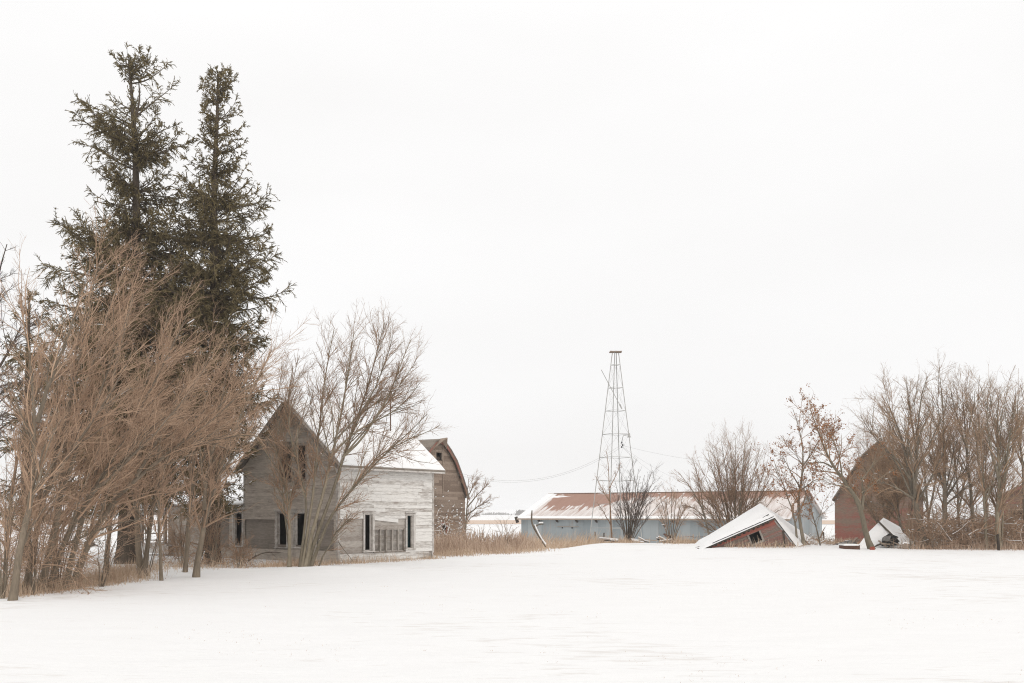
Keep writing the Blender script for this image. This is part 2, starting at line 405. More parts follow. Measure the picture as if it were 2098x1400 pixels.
def build_house():
    root = thing('farmhouse', 'abandoned two storey farmhouse with grey gable, peeling white side wall and snowy roof', 'house', (HX, HD, 0), AL)
    LU = u_of(888); W = v_of(500); EZ = 4.42; hd = W / 2; RZ = EZ + hd * .83
    side = Frame((0, 0, 0), (1, 0, 0), (0, -1, 0)); front = Frame((0, 0, 0), (0, 1, 0), (-1, 0, 0))
    LV = v_of(345); LZ = 2.42; ZB = -.25
    # --- openings (s0,s1,z0,z1)
    w1 = (u_of(747), u_of(762), uz(754, 1129), uz(754, 1054)); w2 = (u_of(833.5), u_of(846), uz(840, 1124), uz(840, 1056))
    fw = [(v_of(496.5), v_of(479), vz(488, 1118), vz(488, 1051)), (v_of(588), v_of(568), vz(578, 1121), vz(578, 1051)), (v_of(626), v_of(604), vz(615, 1121), vz(615, 1051)),
          (v_of(597), v_of(571), vz(585, 986), vz(585, 912)), (v_of(627), v_of(606), vz(615, 986), vz(615, 912))]
    upper = 3
    def grow_(h, c): return (h[0] - c, h[1] + c, h[2] - .05, h[3] + c)
    p1 = (.12, w1[0] - .1, uz(720, 1137), uz(720, 1062)); p2 = (w1[1] + .1, w2[0] - .1, uz(796, 1130), uz(796, 1066))
    q1 = (v_of(563), v_of(502), vz(530, 1126), vz(530, 1064)); q2 = (.25, v_of(650), vz(668, 1132), vz(668, 1062)); q3 = (v_of(470), v_of(445), vz(455, 1125), vz(455, 1055))
    # --- side wall
    sp = lambda z: (0.06, LU - .06)
    mb = MB(1); boards(mb, side, ZB, EZ - .22, .158, sp, [grow_(w1, .1), grow_(w2, .1), p1, p2, (LU - .35, LU, -.3, .35)], seed=4, miss=.006)
    for k in range(3):   # torn boards hanging over the open studs
        pass
    sw = mb.build('side_wall', M['siding_white'], root)
    mb = MB(2); boards(mb, Frame((0, .035, 0), (1, 0, 0), (0, -1, 0)), ZB, EZ + .1, .24, lambda z: (0, LU), [w1, w2, (p2[0], p2[1], p2[2], p2[3] - .42)], lip=.004, seed=6, joint=4); mb.build('sheathing', M['sheath_pale'], root)
    # open stud bay with lath behind it
    st = MB(3); n = 6
    zt2 = p2[3] - .40
    for k in range(n):
        s = p2[0] + .05 + (p2[1] - p2[0] - .1) * k / (n - 1)
        st.fbox(side, s - .045, s + .045, -.10, .012 if k in (0, 1) else -.005, p2[2], zt2)
    st.fbox(side, p2[0], p2[1], -.02, .03, p2[2] - .06, p2[2] - .004); st.build('wall_studs', M['trim_grey'], root)
    la = MB(4); z = p2[2]
    while z < zt2: la.fbox(side, p2[0], p2[1], -.125, -.105, z, z + .038); z += .052
    la.build('lath', M['sheath_pale'], root)
    tb = MB(5); a = p2[0] + .02; b = p2[1] - .02
    tb.hexa([side.p(a, .004, p2[3] + .01), side.p(b - .5, .03, p2[3] - .12), side.p(b - .5, .05, p2[3] - .12), side.p(a, .024, p2[3] + .01),
             side.p(a, .004, p2[3] + .13), side.p(b - .5, .03, p2[3] + .05), side.p(b - .5, .05, p2[3] + .05), side.p(a, .024, p2[3] + .13)], .9)
    tb.build('loose_board', M['siding_white'], root)
    # --- front gable wall
    def gspan(z):
        if z < LZ: return (.06, LV)
        if z < EZ: return (.06, W)
        k = (z - EZ) / .83; return (k, max(k + .001, W - k))
    fh = [grow_(h, .1) for h in fw]
    mb = MB(7); boards(mb, front, ZB, RZ - .02, .155, gspan, fh + [q1, q2, q3], seed=9, miss=.012); mb.build('front_wall', M['siding_grey'], root)
    mb = MB(8); boards(mb, Frame((.035, 0, 0), (0, 1, 0), (-1, 0, 0)), ZB, RZ - .05, .25, gspan, fw, lip=.004, seed=12, joint=4); mb.build('front_sheathing', M['sheath'], root)
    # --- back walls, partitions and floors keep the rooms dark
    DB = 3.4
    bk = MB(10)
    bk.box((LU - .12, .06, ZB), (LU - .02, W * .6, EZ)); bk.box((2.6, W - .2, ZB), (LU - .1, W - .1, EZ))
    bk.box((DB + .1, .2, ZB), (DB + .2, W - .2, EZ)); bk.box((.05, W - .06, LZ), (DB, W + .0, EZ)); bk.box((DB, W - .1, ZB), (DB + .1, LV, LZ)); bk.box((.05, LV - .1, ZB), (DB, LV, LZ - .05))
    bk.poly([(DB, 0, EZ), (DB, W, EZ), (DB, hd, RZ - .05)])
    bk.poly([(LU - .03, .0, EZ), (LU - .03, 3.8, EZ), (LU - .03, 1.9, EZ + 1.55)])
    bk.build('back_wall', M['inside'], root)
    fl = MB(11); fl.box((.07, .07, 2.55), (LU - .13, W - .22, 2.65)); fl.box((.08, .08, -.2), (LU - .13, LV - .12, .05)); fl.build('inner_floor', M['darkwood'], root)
    td = MB(12); td.box((u_of(833.5) - .5, .35, ZB + .3), (u_of(846) + .62, .42, EZ - 1.9)); td.build('teal_panel', M['teal'], root)  # plain teal panel set behind the right side window
    # --- windows
    for i, h in enumerate((w1, w2)): window(root, side, *h, M['trim'], seed=20 + 5 * i, right=.14)
    for i, h in enumerate(fw): window(root, front, *h, M['trim'] if i < 3 else M['trim_grey'], cap=i < 3, seed=40 + 5 * i)
    # --- corner boards, frieze, cornice
    cb = MB(60); cb.fbox(side, -.024, .12, .0, .026, ZB, EZ - .2); cb.fbox(front, .0, .11, .0, .024, ZB, EZ - .02); cb.build('corner_board', M['trim'], root)
    cb = MB(61); cb.fbox(side, LU - .11, LU + .02, .0, .028, .3, EZ - .2); cb.fbox(side, LU - .14, LU - .05, -.04, .03, ZB, .42); cb.build('corner_board', M['trim'], root)
    cb = MB(62); cb.fbox(front, W - .1, W + .02, .0, .026, LZ + .12, EZ - .02); cb.build('corner_board', M['trim_grey'], root)
    fz = MB(63); fz.fbox(side, -.03, LU + .02, .0, .035, EZ - .22, EZ + .0); fz.build('frieze_board', M['trim'], root)
    ct = MB(64); ct.fbox(front, W - .05, LV + .2, .0, .06, LZ - .06, LZ + .10); ct.build('cornice', M['trim'], root)
    # --- roofs
    oh = .38; k = .83
    def roof(u0, u1, half, ez, hid):
        rz = ez + half * k; r = MB(hid)
        a = [(u0, -oh, ez - oh * k + .06), (u1, -oh, ez - oh * k + .06), (u1, half, rz + .06), (u0, half, rz + .06)]
        b = [(u0, 2 * half + oh, ez - oh * k + .06), (u1, 2 * half + oh, ez - oh * k + .06), (u1, half, rz + .06), (u0, half, rz + .06)]
        r.slab(a, .10); r.slab(b, .10); o = r.build('roof', M['shingle'], root)
        s = MB(hid + 1)
        def up(p, d): return [(x, y, z + d) for x, y, z in p]
        aa = up(a, .135); bb = up(b, .135)
        nn = 14
        for qd in (aa, bb):   # slightly rumpled snow blanket
            A, B, C, D_ = [Vector(v) for v in qd]; A.x += .16 if u0 < 0 else 0; D_.x += .16 if u0 < 0 else 0
            g = [[A.lerp(B, i / nn).lerp(D_.lerp(C, i / nn), j / 6) + Vector((0, 0, .06 + .025 * math.sin(i * 1.3 + j) * math.sin(j * 1.1 + .5 * i) - (.03 if j == 0 else 0))) for i in range(nn + 1)] for j in range(7)]
            for j in range(6):
                for i in range(nn): s.poly([g[j][i], g[j][i + 1], g[j + 1][i + 1], g[j + 1][i]])
            for i in range(nn): s.poly([A.lerp(B, i / nn), A.lerp(B, (i + 1) / nn), g[0][i + 1], g[0][i]])
            for j in range(6): s.poly([B.lerp(C, j / 6), B.lerp(C, (j + 1) / 6), g[j + 1][nn], g[j][nn]]); s.poly([A.lerp(D_, j / 6), A.lerp(D_, (j + 1) / 6), g[j + 1][0], g[j][0]])
        s.build('snow', M['cap'], o)
    roof(-.30, DB + .25, hd, EZ, 70); roof(DB + .26, LU + .42, 1.92, EZ, 74)
    ev = MB(78); ev.box((-.28, -oh - .03, EZ - oh * k + .02), (LU + .40, -oh - .003, EZ - oh * k + .155)); ev.build('eave_board', M['trim'], root)
    rk = MB(79)
    for sgn in (0, 1):
        y0 = -oh if sgn == 0 else W + oh
        rk.beam((-.32, y0, EZ - oh * k + .08), (-.32, hd, RZ + .08), .035, .17)
    rk.build('rake_board', M['trim_grey'], root)
    # lean-to roof
    lr = MB(80); q = [(-.28, W + .03, LZ + .105), (-.28, LV + .3, LZ + .105), (DB + .2, LV + .3, LZ + .55), (DB + .2, W + .03, LZ + .55)]; lr.slab(q, .07); o = lr.build('roof', M['shingle'], root)
    s = MB(81); s.slab([(x + (.05 if i < 2 else 0), y, z + .085) for i, (x, y, z) in enumerate(q)], .06); s.build('snow', M['cap'], o)
    # vent pipe
    vp = MB(82); uu = 5.15; vp.rod((uu, 1.9, EZ + 1.2), (uu, 1.9, EZ + 3.6), .03, .025); vp.rod((uu - .13, 1.9, EZ + 3.58), (uu + .13, 1.9, EZ + 3.58), .02); vp.build('vent_pipe', M['rust'], root)
    # porch at the far left end
    P0, P1 = LV - .1, v_of(296)
    po = MB(83); po.box((-.30, P0, LZ - .30), (-.12, P1, LZ - .02)); po.box((2.2, P0, LZ - .3), (2.35, P1, LZ - .02)); po.build('porch_beam', M['trim_grey'], root)
    pf = MB(84); pf.slab([(-.4, P0 - .4, .52), (-.4, P1 + .1, .52), (2.4, P1 + .1, .56), (2.4, P0, .56)], .1); pf.box((-.36, P0 - .4, .14), (-.30, P1 + .05, .51)); pf.build('porch_floor', M['trim'], root)
    for uu, vv in ((-.22, P1 - .12), (2.28, P1 - .12), (-.22, P0 + .05)):
        pp = MB(85); pp.box((uu - .07, vv - .07, .63), (uu + .07, vv + .07, LZ - .302)); pp.build('porch_post', M['trim_grey'], root)
    pr = MB(86); q = [(-.5, P0 + .25, LZ + .01), (-.5, P1 + .2, LZ + .01), (2.6, P1 + .2, LZ + .25), (2.6, P0 + .25, LZ + .25)]; pr.slab(q, .07); o = pr.build('porch_roof', M['shingle'], root)
    s = MB(87); s.slab([(x, y, z + .075) for x, y, z in q], .07); s.build('snow', M['cap'], o)
    for k_ in range(2):
        rl = MB(88 + k_); rl.beam((-.22, P0, 1.1 + .35 * k_ - .3), (-.22, P1 - .2, 1.1 + .35 * k_ - .3), .03, .06); rl.build('porch_rail', M['trim_grey'], root)
build_house()

# ------------------------------------------------------------------ barns
def extruded_barn(name, label, O, ang, prof, depth, wall_mat, trim_mat, holes=(), hood=None, exposure=.2, zb=-1.2, ndir=1, cat='barn'):
    """prof: right half profile [(w,z)...] from apex down to eave; gable along (cos,sin)"""
    root = thing(name, label, cat, (O[0], O[1], 0), ang)
    fr = Frame((0, 0, 0), (1, 0, 0), (0, -1, 0))
    ww = prof[-1][0]; zs = [p[1] for p in prof][::-1]; ws = [p[0] for p in prof][::-1]
    def span(z):
        if z <= zs[0]: return (-ww + .12, ww - .12)
        h = max(.01, float(np.interp(z, zs, ws)) - .1); return (-h, h)
    mb = MB(3); boards(mb, fr, zb, prof[0][1] - .05, exposure, span, list(holes), lip=.014, seed=hash(name) % 97 if False else len(name), miss=.008, joint=4)
    mb.build('gable_wall', wall_mat, root)
    b = MB(4); hz = [h for h in holes]
    boards(b, Frame((0, .12, 0), (1, 0, 0), (0, -1, 0)), zb, prof[0][1] - .1, .5, lambda z: (span(z)[0] + .02, span(z)[1] - .02), hz, lip=.004, seed=5); b.build('wall_lining', M['darkwood'], root)
    sw = MB(5)
    for sx in (-1, 1): sw.box((sx * (ww - .2) - .05, .06, zb), (sx * (ww - .2) + .05, depth, zs[0] + .1))
    bb = [(-ww + .2, depth, zb), (ww - .2, depth, zb)] + [(p[0] - .05, depth, p[1]) for p in prof[::-1]] + [(-p[0] + .05, depth, p[1]) for p in prof[1:]]
    sw.poly(bb); sw.build('side_wall', wall_mat, root)
    rf = MB(6); tr = MB(7)
    for sx in (-1, 1):
        for i in range(len(prof) - 1):
            (w0, z0), (w1, z1) = prof[i], prof[i + 1]
            q = [(sx * w0, -.30, z0), (sx * w1, -.30, z1), (sx * w1, depth + .2, z1), (sx * w0, depth + .2, z0)]
            rf.slab(q, .09)
            a = Vector((sx * w0, -.27, z0 - .10)); c = Vector((sx * w1, -.27, z1 - .10))
            tr.beam(a + Vector((0, .02, 0)), c + Vector((0, .02, 0)), .05, .26)
    o = rf.build('roof', M['shingle'], root); tr.build('rake_trim', trim_mat, root)
    if hood:
        h = MB(8); hz_ = prof[0][1]
        for sx in (-1, 1): h.slab([(0, -.25, hz_ + .05), (0, -hood, hz_ + .10), (sx * .25, -hood + .2, hz_ - .12), (sx * .75, -.25, hz_ - .62)], .07)
        h.build('hay_hood', M['barn_grey'], root)
    for j, hh in enumerate(holes):
        if len(hh) > 4: continue
        d = MB(20 + j); d.fbox(fr, hh[0] - .08, hh[0], 0, .04, hh[2], hh[3] + .08); d.fbox(fr, hh[1], hh[1] + .08, 0, .04, hh[2], hh[3] + .08); d.fbox(fr, hh[0], hh[1], 0, .038, hh[3], hh[3] + .08); d.build('door_frame', trim_mat if j else M['barn_grey'], root)
    return root

# grey gothic-roofed barn behind the house
BE = R(58); BD = 72.0; BX = ax(897, BD)
def w_of(px): s = (px - CX) / F; return (s * BD - BX) / (math.cos(BE) - s * math.sin(BE))
def wz(px, py): return az(py, BD + math.sin(BE) * w_of(px))
pp = [(900, 904.5), (907, 908), (917, 922), (930, 945), (941, 975), (950, 1003), (954.5, 1021)]
prof = [(0, az(902, BD))] + [(w_of(a), wz(a, b)) for a, b in pp[1:]]
barn = extruded_barn('gothic_barn', 'weathered grey barn with curved roof and red edge trim behind the white wall', (BX, BD), BE, prof, 9, M['barn_old'], M['red_trim'],
              holes=[(w_of(893), w_of(904.5), wz(900, 943), wz(900, 925)), (w_of(904), w_of(914), -.8, wz(908, 1073))], hood=.85)
tk = MB(9); tk.box((w_of(907) - .03, -.05, wz(907, 1012)), (w_of(907) + .03, -.02, wz(907, 916))); tk.build('batten', M['barn_grey'], barn)
ml = MB(14); rr = random.Random(5)   # snow blown onto the rough boards and the vines
for _ in range(240):
    s_ = rr.uniform(-1, 3.1); z_ = -.6 + abs(rr.gauss(0, 1)) * 1.7
    if z_ > 4.2: continue
    a_ = rr.uniform(.02, .08); c_ = rr.uniform(.01, .035)
    ml.hexa([(s_ + dx * a_, -.03 - dn * .06, z_ + dz * c_ + dx * rr.uniform(-.03, .05)) for dz in (-1, 1) for dx, dn in ((-1, 0), (1, 0), (.8, 1), (-.8, 1))])
tag(ml.build('clinging_snow', M['cap'], barn), kind='stuff')
# big red barn on the right
RD = 80.0; RX = ax(1800, RD)
def rp(px, py): return ((1800 - px) / F * RD * .92, az(py, RD))
extruded_barn('gambrel_barn', 'tall red barn with worn paint and gambrel roof behind the right hand trees', (RX, RD), R(-21), [(0, az(906, RD)), rp(1768, 932), rp(1735, 978), rp(1704, 1024)], 11, M['barn_red'], M['darkwood'],
              holes=[])
# red barn cut by the right edge
ED = 84.0; EX = ax(2120, ED)
extruded_barn('red_barn', 'red gabled barn cut off by the right edge of the photo', (EX, ED), R(-28), [(0, az(984, ED)), (1.3, az(999, ED)), ((2120 - 2056) / F * ED, az(1016, ED))], 9, M['barn_red'], M['red_trim'], holes=[(-1.9, -.7, az(1066, ED), az(1045, ED))])
SD = 82.0; SX = ax(2032, SD)
extruded_barn('small_shed', 'low red gabled shed glimpsed between the rightmost tree trunks', (SX, SD), R(-26), [(0, az(1057, SD)), (.6, az(1070, SD)), (1.3, az(1083, SD))], 4, M['barn_red'], M['red_trim'], exposure=.15, cat='shed')

# ------------------------------------------------------------------ long metal shed
def m_roof_rust(L, z0, z1):
    m = NT('rusty_snowy_roof', .75, .25)
    c = m.n('ShaderNodeTexCoord'); sx = m.n('ShaderNodeSeparateXYZ'); m.l(c.outputs['Object'], sx.inputs[0])
    s = m.math('DIVIDE', sx.outputs[0], L); t = m.math('DIVIDE', m.math('SUBTRACT', sx.outputs[2], z0), z1 - z0)
    thr = m.ramp(s, [(0, (1.3,) * 3), (.022, (1.15,) * 3), (.045, (.44,) * 3), (.15, (.38,) * 3), (.25, (.42,) * 3), (.32, (.62,) * 3), (.40, (.80,) * 3), (.6, (.84,) * 3), (.72, (.66,) * 3), (.85, (.76,) * 3), (1, (.8,) * 3)])
    st = m.noise(1.0, 5, .65, vec=m.coord((2.4, .25, .25), (0, 0, R(-18)))); pt = m.noise(.55, 4, .6, sc=(.5, 1, 1)); fine = m.noise(6, 4, .7)
    f = m.math('ADD', m.math('SUBTRACT', t, thr), m.math('ADD', m.math('MULTIPLY_ADD', st, .85, -.42), m.math('MULTIPLY_ADD', pt, .35, -.17)))
    bare = m.step(f, -.02, .05)
    rust = m.mix(m.step(m.math('ADD', m.math('MULTIPLY', st, .5), m.math('MULTIPLY', fine, .5)), .3, .7), (.32, .18, .135), (.40, .25, .195))
    thin = m.mix(m.step(st, .40, .66), (.78, .735, .71), (.55, .45, .405))
    eave = m.step(t, .16, .02)
    thin = m.mix(eave, thin, (.88, .875, .87))
    lft = m.step(s, .035, .018); thin = m.mix(lft, thin, (.89, .885, .88))
    pch = m.step(m.math('MULTIPLY', m.noise(.8, 3, .5, sc=(.35, 1, 2)), m.step(t, .68, .86)), .60, .64)
    return m.col(m.mix(pch, m.mix(bare, thin, rust), (.88, .875, .87)))

def build_long_shed():
    TH = R(-30); O = Vector((ax(1068, 110), 110, 0)); cs, sn = math.cos(TH), math.sin(TH)
    s = (1612 - CX) / F; Lw = (s * 110 - O.x) / (cs - s * sn)
    root = thing('long_shed', 'long low metal shed with pale blue wall and rusty snow streaked roof', 'shed', O, TH)
    hd = 7.3; ez = 1.72; rz = 4.42; zb = -1.3
    w_ = MB(1); x = 0
    while x < Lw - .01:
        x1 = min(x + .85, Lw); w_.box((x, 0, zb), (x1 - .012, .05, ez - .003)); x = x1
    w_.build('front_wall', M['metal_wall'], root)
    for xx in (Lw - .06, .01):
        e = MB(2); y = .06
        while y < 2 * hd - .01:
            y1 = min(y + .85, 2 * hd); zt = lambda yy: ez + (rz - ez) * (1 - abs(yy - hd) / hd) - .01
            p = [(xx, y, zb), (xx, y1 - .012, zb), (xx, y1 - .012, zt(y1)), (xx, y, zt(y))]
            if y < hd < y1: p.insert(3, (xx, hd, zt(hd)))
            e.poly(p); e.poly([(q[0] + .05, q[1], q[2]) for q in p]); y = y1
        e.build('gable_wall', M['metal_wall'], root)
    e = MB(3); e.box((0, 2 * hd - .05, zb), (Lw, 2 * hd, ez)); e.build('back_wall', M['metal_wall'], root)
    o1 = .45; k = (rz - ez) / hd; m = m_roof_rust(Lw, ez - .2, rz)
    r = MB(4)
    r.slab([(-.4, -o1, ez - o1 * k), (Lw + .4, -o1, ez - o1 * k), (Lw + .4, hd, rz), (-.4, hd, rz)], .09); r.slab([(-.4, 2 * hd + o1, ez - o1 * k), (Lw + .4, 2 * hd + o1, ez - o1 * k), (Lw + .4, hd, rz), (-.4, hd, rz)], .09)
    ro = r.build('roof', m, root)
    cp = MB(5); cp.box((-.4, hd - .2, rz + .07), (Lw + .4, hd + .2, rz + .13)); cp.build('ridge_cap', M['barn_grey'], ro)
    sn_ = MB(6)
    for i in range(24):
        a = -.38 + i * Lw / 24; b = a + Lw / 24; h = .045 + .02 * math.sin(i * 2.1)
        sn_.slab([(a, -o1 + .02, ez - o1 * k + .095), (b, -o1 + .02, ez - o1 * k + .095), (b, -o1 + .55, ez + .1 * k + .095), (a, -o1 + .55, ez + .1 * k + .095)], h)
    sn_.slab([(-.39, -o1 + .5, ez + .05 * k + .1), (.5, -o1 + .5, ez + .05 * k + .1), (.35, hd, rz + .09), (-.39, hd, rz + .09)], .07)
    sn_.build('snow', M['cap'], ro)
    fc = MB(7); fc.box((-.42, -o1 - .04, ez - o1 * k - .06), (Lw + .42, -o1 - .003, ez - o1 * k + .09)); fc.build('fascia', M['barn_grey'], root)
    def sx(px): q = (px - CX) / F; return (q * 110 - O.x) / (cs - q * sn)
    for px in (1106, 1143, 1183, 1223, 1300, 1380):
        b = MB(8); X = sx(px); b.beam((X, -.02, ez - .45), (X, -o1 + .05, ez - o1 * k - .08), .16, .14); b.build('eave_bracket', M['darkwood'], root)
    b = MB(8); b.beam((-.3, -.3, ez - .55), (-.42, -.45, ez + .1), .22, .3); b.build('eave_bracket', M['darkwood'], root)
    d = MB(9); a, b_ = sx(1151), sx(1176)
    Dd = 110 + sn * sx(1160)
    d.box((a, -.06, az(1108, Dd)), (b_, -.02, az(1080.5, Dd))); dd = d.build('sliding_door', M['metal_wall'], root)
    t = MB(10); t.box((sx(1142), -.08, az(1080, Dd)), (sx(1186), -.02, az(1079, Dd))); t.build('door_track', M['barn_grey'], root)
    for px in (1153, 1173):
        t = MB(11); X = sx(px); t.box((X - .07, -.12, az(1083, Dd)), (X + .07, -.082, az(1080.4, Dd))); t.build('hanger', M['black'], dd)
build_long_shed()

# ------------------------------------------------------------------ collapsed red shed
def build_collapsed():
    D0 = 58.0; FL = at(1440, 1127, D0 - .3); FR = at(1628, 1127, D0 + .6); FA = at(1585, 1064, D0)
    BA = at(1557, 1036, D0 + 4.2); BL = at(1418, 1122, D0 + 4.0); BR = at(1690, 1126, D0 + 4.6)
    O = Vector((FA.x, D0, 0)); root = thing('collapsed_shed', 'collapsed red shed sunk in snow with tilted gable and dark square window', 'shed', O)
    S = (FR - FL); S.z = 0; S.normalize(); N = Vector((S.y, -S.x, 0))
    fl = FL; 
    # gable planks follow the tilt of the left roof slope
    d = (FA - FL).normalized(); nrm = d.cross(N).normalized();
    if nrm.z > 0: nrm = -nrm
    mb = MB(2); LT = (FA - FL).length; rr = random.Random(4)
    def right_at(k):      # length of a board lying k metres under the rake, stopping at the right edge
        e = (FR - FA); q0 = FL + nrm * k
        A = np.array([[d.x, -e.x], [d.z, -e.z]]); rhs = np.array([FA.x - q0.x, FA.z - q0.z]); t, s = np.linalg.solve(A, rhs); return t
    wa = at(1530, 1096, D0); wb = at(1553, 1087, D0); wc = at(1566, 1107, D0); wd = at(1542, 1116, D0)
    def loc(p): v = p - FL; v = v - N * v.dot(N); A = np.array([[d.x, nrm.x], [d.z, nrm.z]]); return np.linalg.solve(A, np.array([v.x, v.z]))
    ls = [loc(p) for p in (wa, wb, wc, wd)]; h0, h1 = min(p[0] for p in ls) + .08, max(p[0] for p in ls) - .08; k0, k1 = min(p[1] for p in ls) + .04, max(p[1] for p in ls) - .04
    k = 0.02; e = .14
    while k < 2.6:
        kk = k + e - .012; t1 = right_at(k); t1b = right_at(kk)
        iv = [(0, None)]
        segs = [(0, t1, t1b)]
        if k0 < (k + kk) / 2 < k1: segs = [(0, h0, h0), (h1, t1, t1b)]
        for a, b, b2 in segs:
            rv = rr.random(); o = N * rr.uniform(-.012, .012)
            P = lambda t, q, n: FL + d * t + nrm * q + N * n + o
            if b - a > .1: mb.hexa([P(a, k, .0), P(b, k, .0), P(b2, kk, .0), P(a, kk, .0), P(a, k, .03), P(b, k, .03), P(b2, kk, .03), P(a, kk, .03)], rv)
        k += e
    mb.build('gable_wall', M['shed_red'], root, O)
    P = lambda t, q, n: FL + d * t + nrm * q + N * n
    wf = MB(3)
    for (a, b, q0, q1) in ((h0 - .11, h0, k0 - .1, k1 + .1), (h1, h1 + .1, k0 - .1, k1 + .1), (h0, h1, k0 - .1, k0), (h0, h1, k1, k1 + .1)):
        wf.hexa([P(a, q0, .032), P(b, q0, .032), P(b, q1, .032), P(a, q1, .032), P(a, q0, .07), P(b, q0, .07), P(b, q1, .07), P(a, q1, .07)])
    wf.build('window_frame', M['trim_grey'], root, O)
    bk = MB(4); bk.poly([P(h0 - .3, k0 - .2, -.7), P(h1 + .3, k0 - .2, -.7), P(h1 + .3, k1 + .3, -.7), P(h0 - .3, k1 + .3, -.7)]); bk.build('interior_shade_sheet', M['black'], root, O)  # black sheet behind the window, paints the shade inside
    fc = MB(5); Q = [P(.3, .0, .05), P(LT - .02, .0, .05), P(LT - .02, .30, .05), P(.3, .13, .05)]; fc.hexa(Q + [q + N * .04 for q in Q]); fc.build('fascia', M['fascia_red'], root, O)
    cb = MB(6); cb.beam(FA + N * .06 - Vector((0, 0, .1)), FR + N * .06, .14, .05); cb.build('corner_board', M['trim_grey'], root, O)
    rf = MB(7); oh = N * .25; dn = Vector((0, 0, -.0))
    FLo = FL + oh - d * .55; 
    def sheet(mb_, A, B, C, D_, dz, t, nn=12, nm=6):
        for o_ in (Vector((0, 0, dz)), Vector((0, 0, dz + t))):
            for j in range(nm):
                for i in range(nn):
                    q = lambda a, b: A.lerp(B, a / nn).lerp(D_.lerp(C, a / nn), b / nm) + o_
                    mb_.poly([q(i, j), q(i + 1, j), q(i + 1, j + 1), q(i, j + 1)], .5)
        for P_, Q_ in ((A, B), (B, C), (C, D_), (D_, A)): mb_.poly([P_ + Vector((0, 0, dz)), Q_ + Vector((0, 0, dz)), Q_ + Vector((0, 0, dz + t)), P_ + Vector((0, 0, dz + t))], .5)
    sheet(rf, FLo, FA + oh, BA, BL, 0, .06); sheet(rf, FR + oh * .5 + Vector((.25, 0, -.12)), FA + oh * .6, BA, BR, 0, .06)
    ro = rf.build('roof', M['darkwood'], root, O)
    for i in range(14):
        tails = MB(8); t = .15 + i * (LT - .3) / 14; q = FL + d * t + oh; tails.beam(q - N * .25 + Vector((0, 0, -.03)), q + N * .04 + Vector((0, 0, -.03)), .07, .10); tails.build('rafter_tail', M['darkwood'], root, O)
    s = MB(9); up = Vector((0, -.03, .10))
    def blanket(A, B, C, D_, nn=12, nm=6, th=.12, sag=.0):
        g = []
        for j in range(nm + 1):
            row = []
            for i in range(nn + 1):
                p = A.lerp(B, i / nn).lerp(D_.lerp(C, i / nn), j / nm); ed = 0 if (j in (0, nm) or i in (0, nn)) else 1
                row.append(p + up + Vector((0, 0, (.045 + (th - .045) * ed) + ed * .03 * math.sin(i * 1.7 + j * 1.1) + ed * .035 * math.sin(i * .9 - j * 2.3) - sag * math.sin(math.pi * i / nn) * math.sin(math.pi * j / nm))))
            g.append(row)
        for j in range(nm):
            for i in range(nn): s.poly([g[j][i], g[j][i + 1], g[j + 1][i + 1], g[j + 1][i]])
        for i in range(nn): s.poly([A.lerp(B, i / nn) + up, A.lerp(B, (i + 1) / nn) + up, g[0][i + 1], g[0][i]])
        for j in range(nm): s.poly([B.lerp(C, j / nm) + up, B.lerp(C, (j + 1) / nm) + up, g[j + 1][nn], g[j][nn]]); s.poly([A.lerp(D_, j / nm) + up, A.lerp(D_, (j + 1) / nm) + up, g[j + 1][0], g[j][0]])
    blanket(FLo + d * .2 - N * .02, FA + oh * .9 - d * .03, BA, BL, th=.15); blanket(FR + oh * .3 + Vector((.25, 0, -.12)), FA + oh * .5, BA, BR, th=.14)
    s.build('snow', M['cap'], ro, O, smooth=True)
    for i in range(9):      # torn shingle edges poking out of the snow
        sh = MB(10); t = LT * (.12 + .86 * i / 9); q = FL + d * t + oh * .8 + Vector((0, 0, .17)); sh.slab([q, q + d * .45, q + d * .45 - N * .06 + Vector((0, 0, .02)), q - N * .05 + Vector((0, 0, .01))], .015); sh.build('shingle_edge', M['black'], ro, O)
    sh = MB(10); sh.beam(at(1563, 1061, D0 + .3), at(1575, 1054, D0 + .3), .05, .04)
    sh.build('shingle_edge', M['black'], ro, O)
    ed = MB(11); ed.beam(FL + N * .3 + Vector((-.35, 0, .08)), BL + Vector((-.1, -.6, .05)), .08, .05); ed.build('eave_board', M['darkwood'], root, O)
build_collapsed()

for i, (p, q, D, lab) in enumerate((((1634, 1121), (1668, 1112), 58.2, 'loose plank lying in snow at the right foot of the collapsed shed'), ((1650, 1108), (1664, 1122), 59.5, 'short grey plank leaning beside the small oak trunk'), ((1422, 1123), (1452, 1116), 58.6, 'split board at the low left tip of the collapsed shed'), ((1598, 1072), (1612, 1086), 60.0, 'broken dark board jutting from the peak of the collapsed shed'))):
    a = at(*p, D); b = at(*q, D + .4); m = MB(i + 60); m.beam(a, b, .13, .035); o = m.build('plank', M['darkwood'] if i in (2, 3) else M['barn_grey'], None, a); o.location = a; tag(o, lab, 'plank', 'loose planks round the collapsed shed')
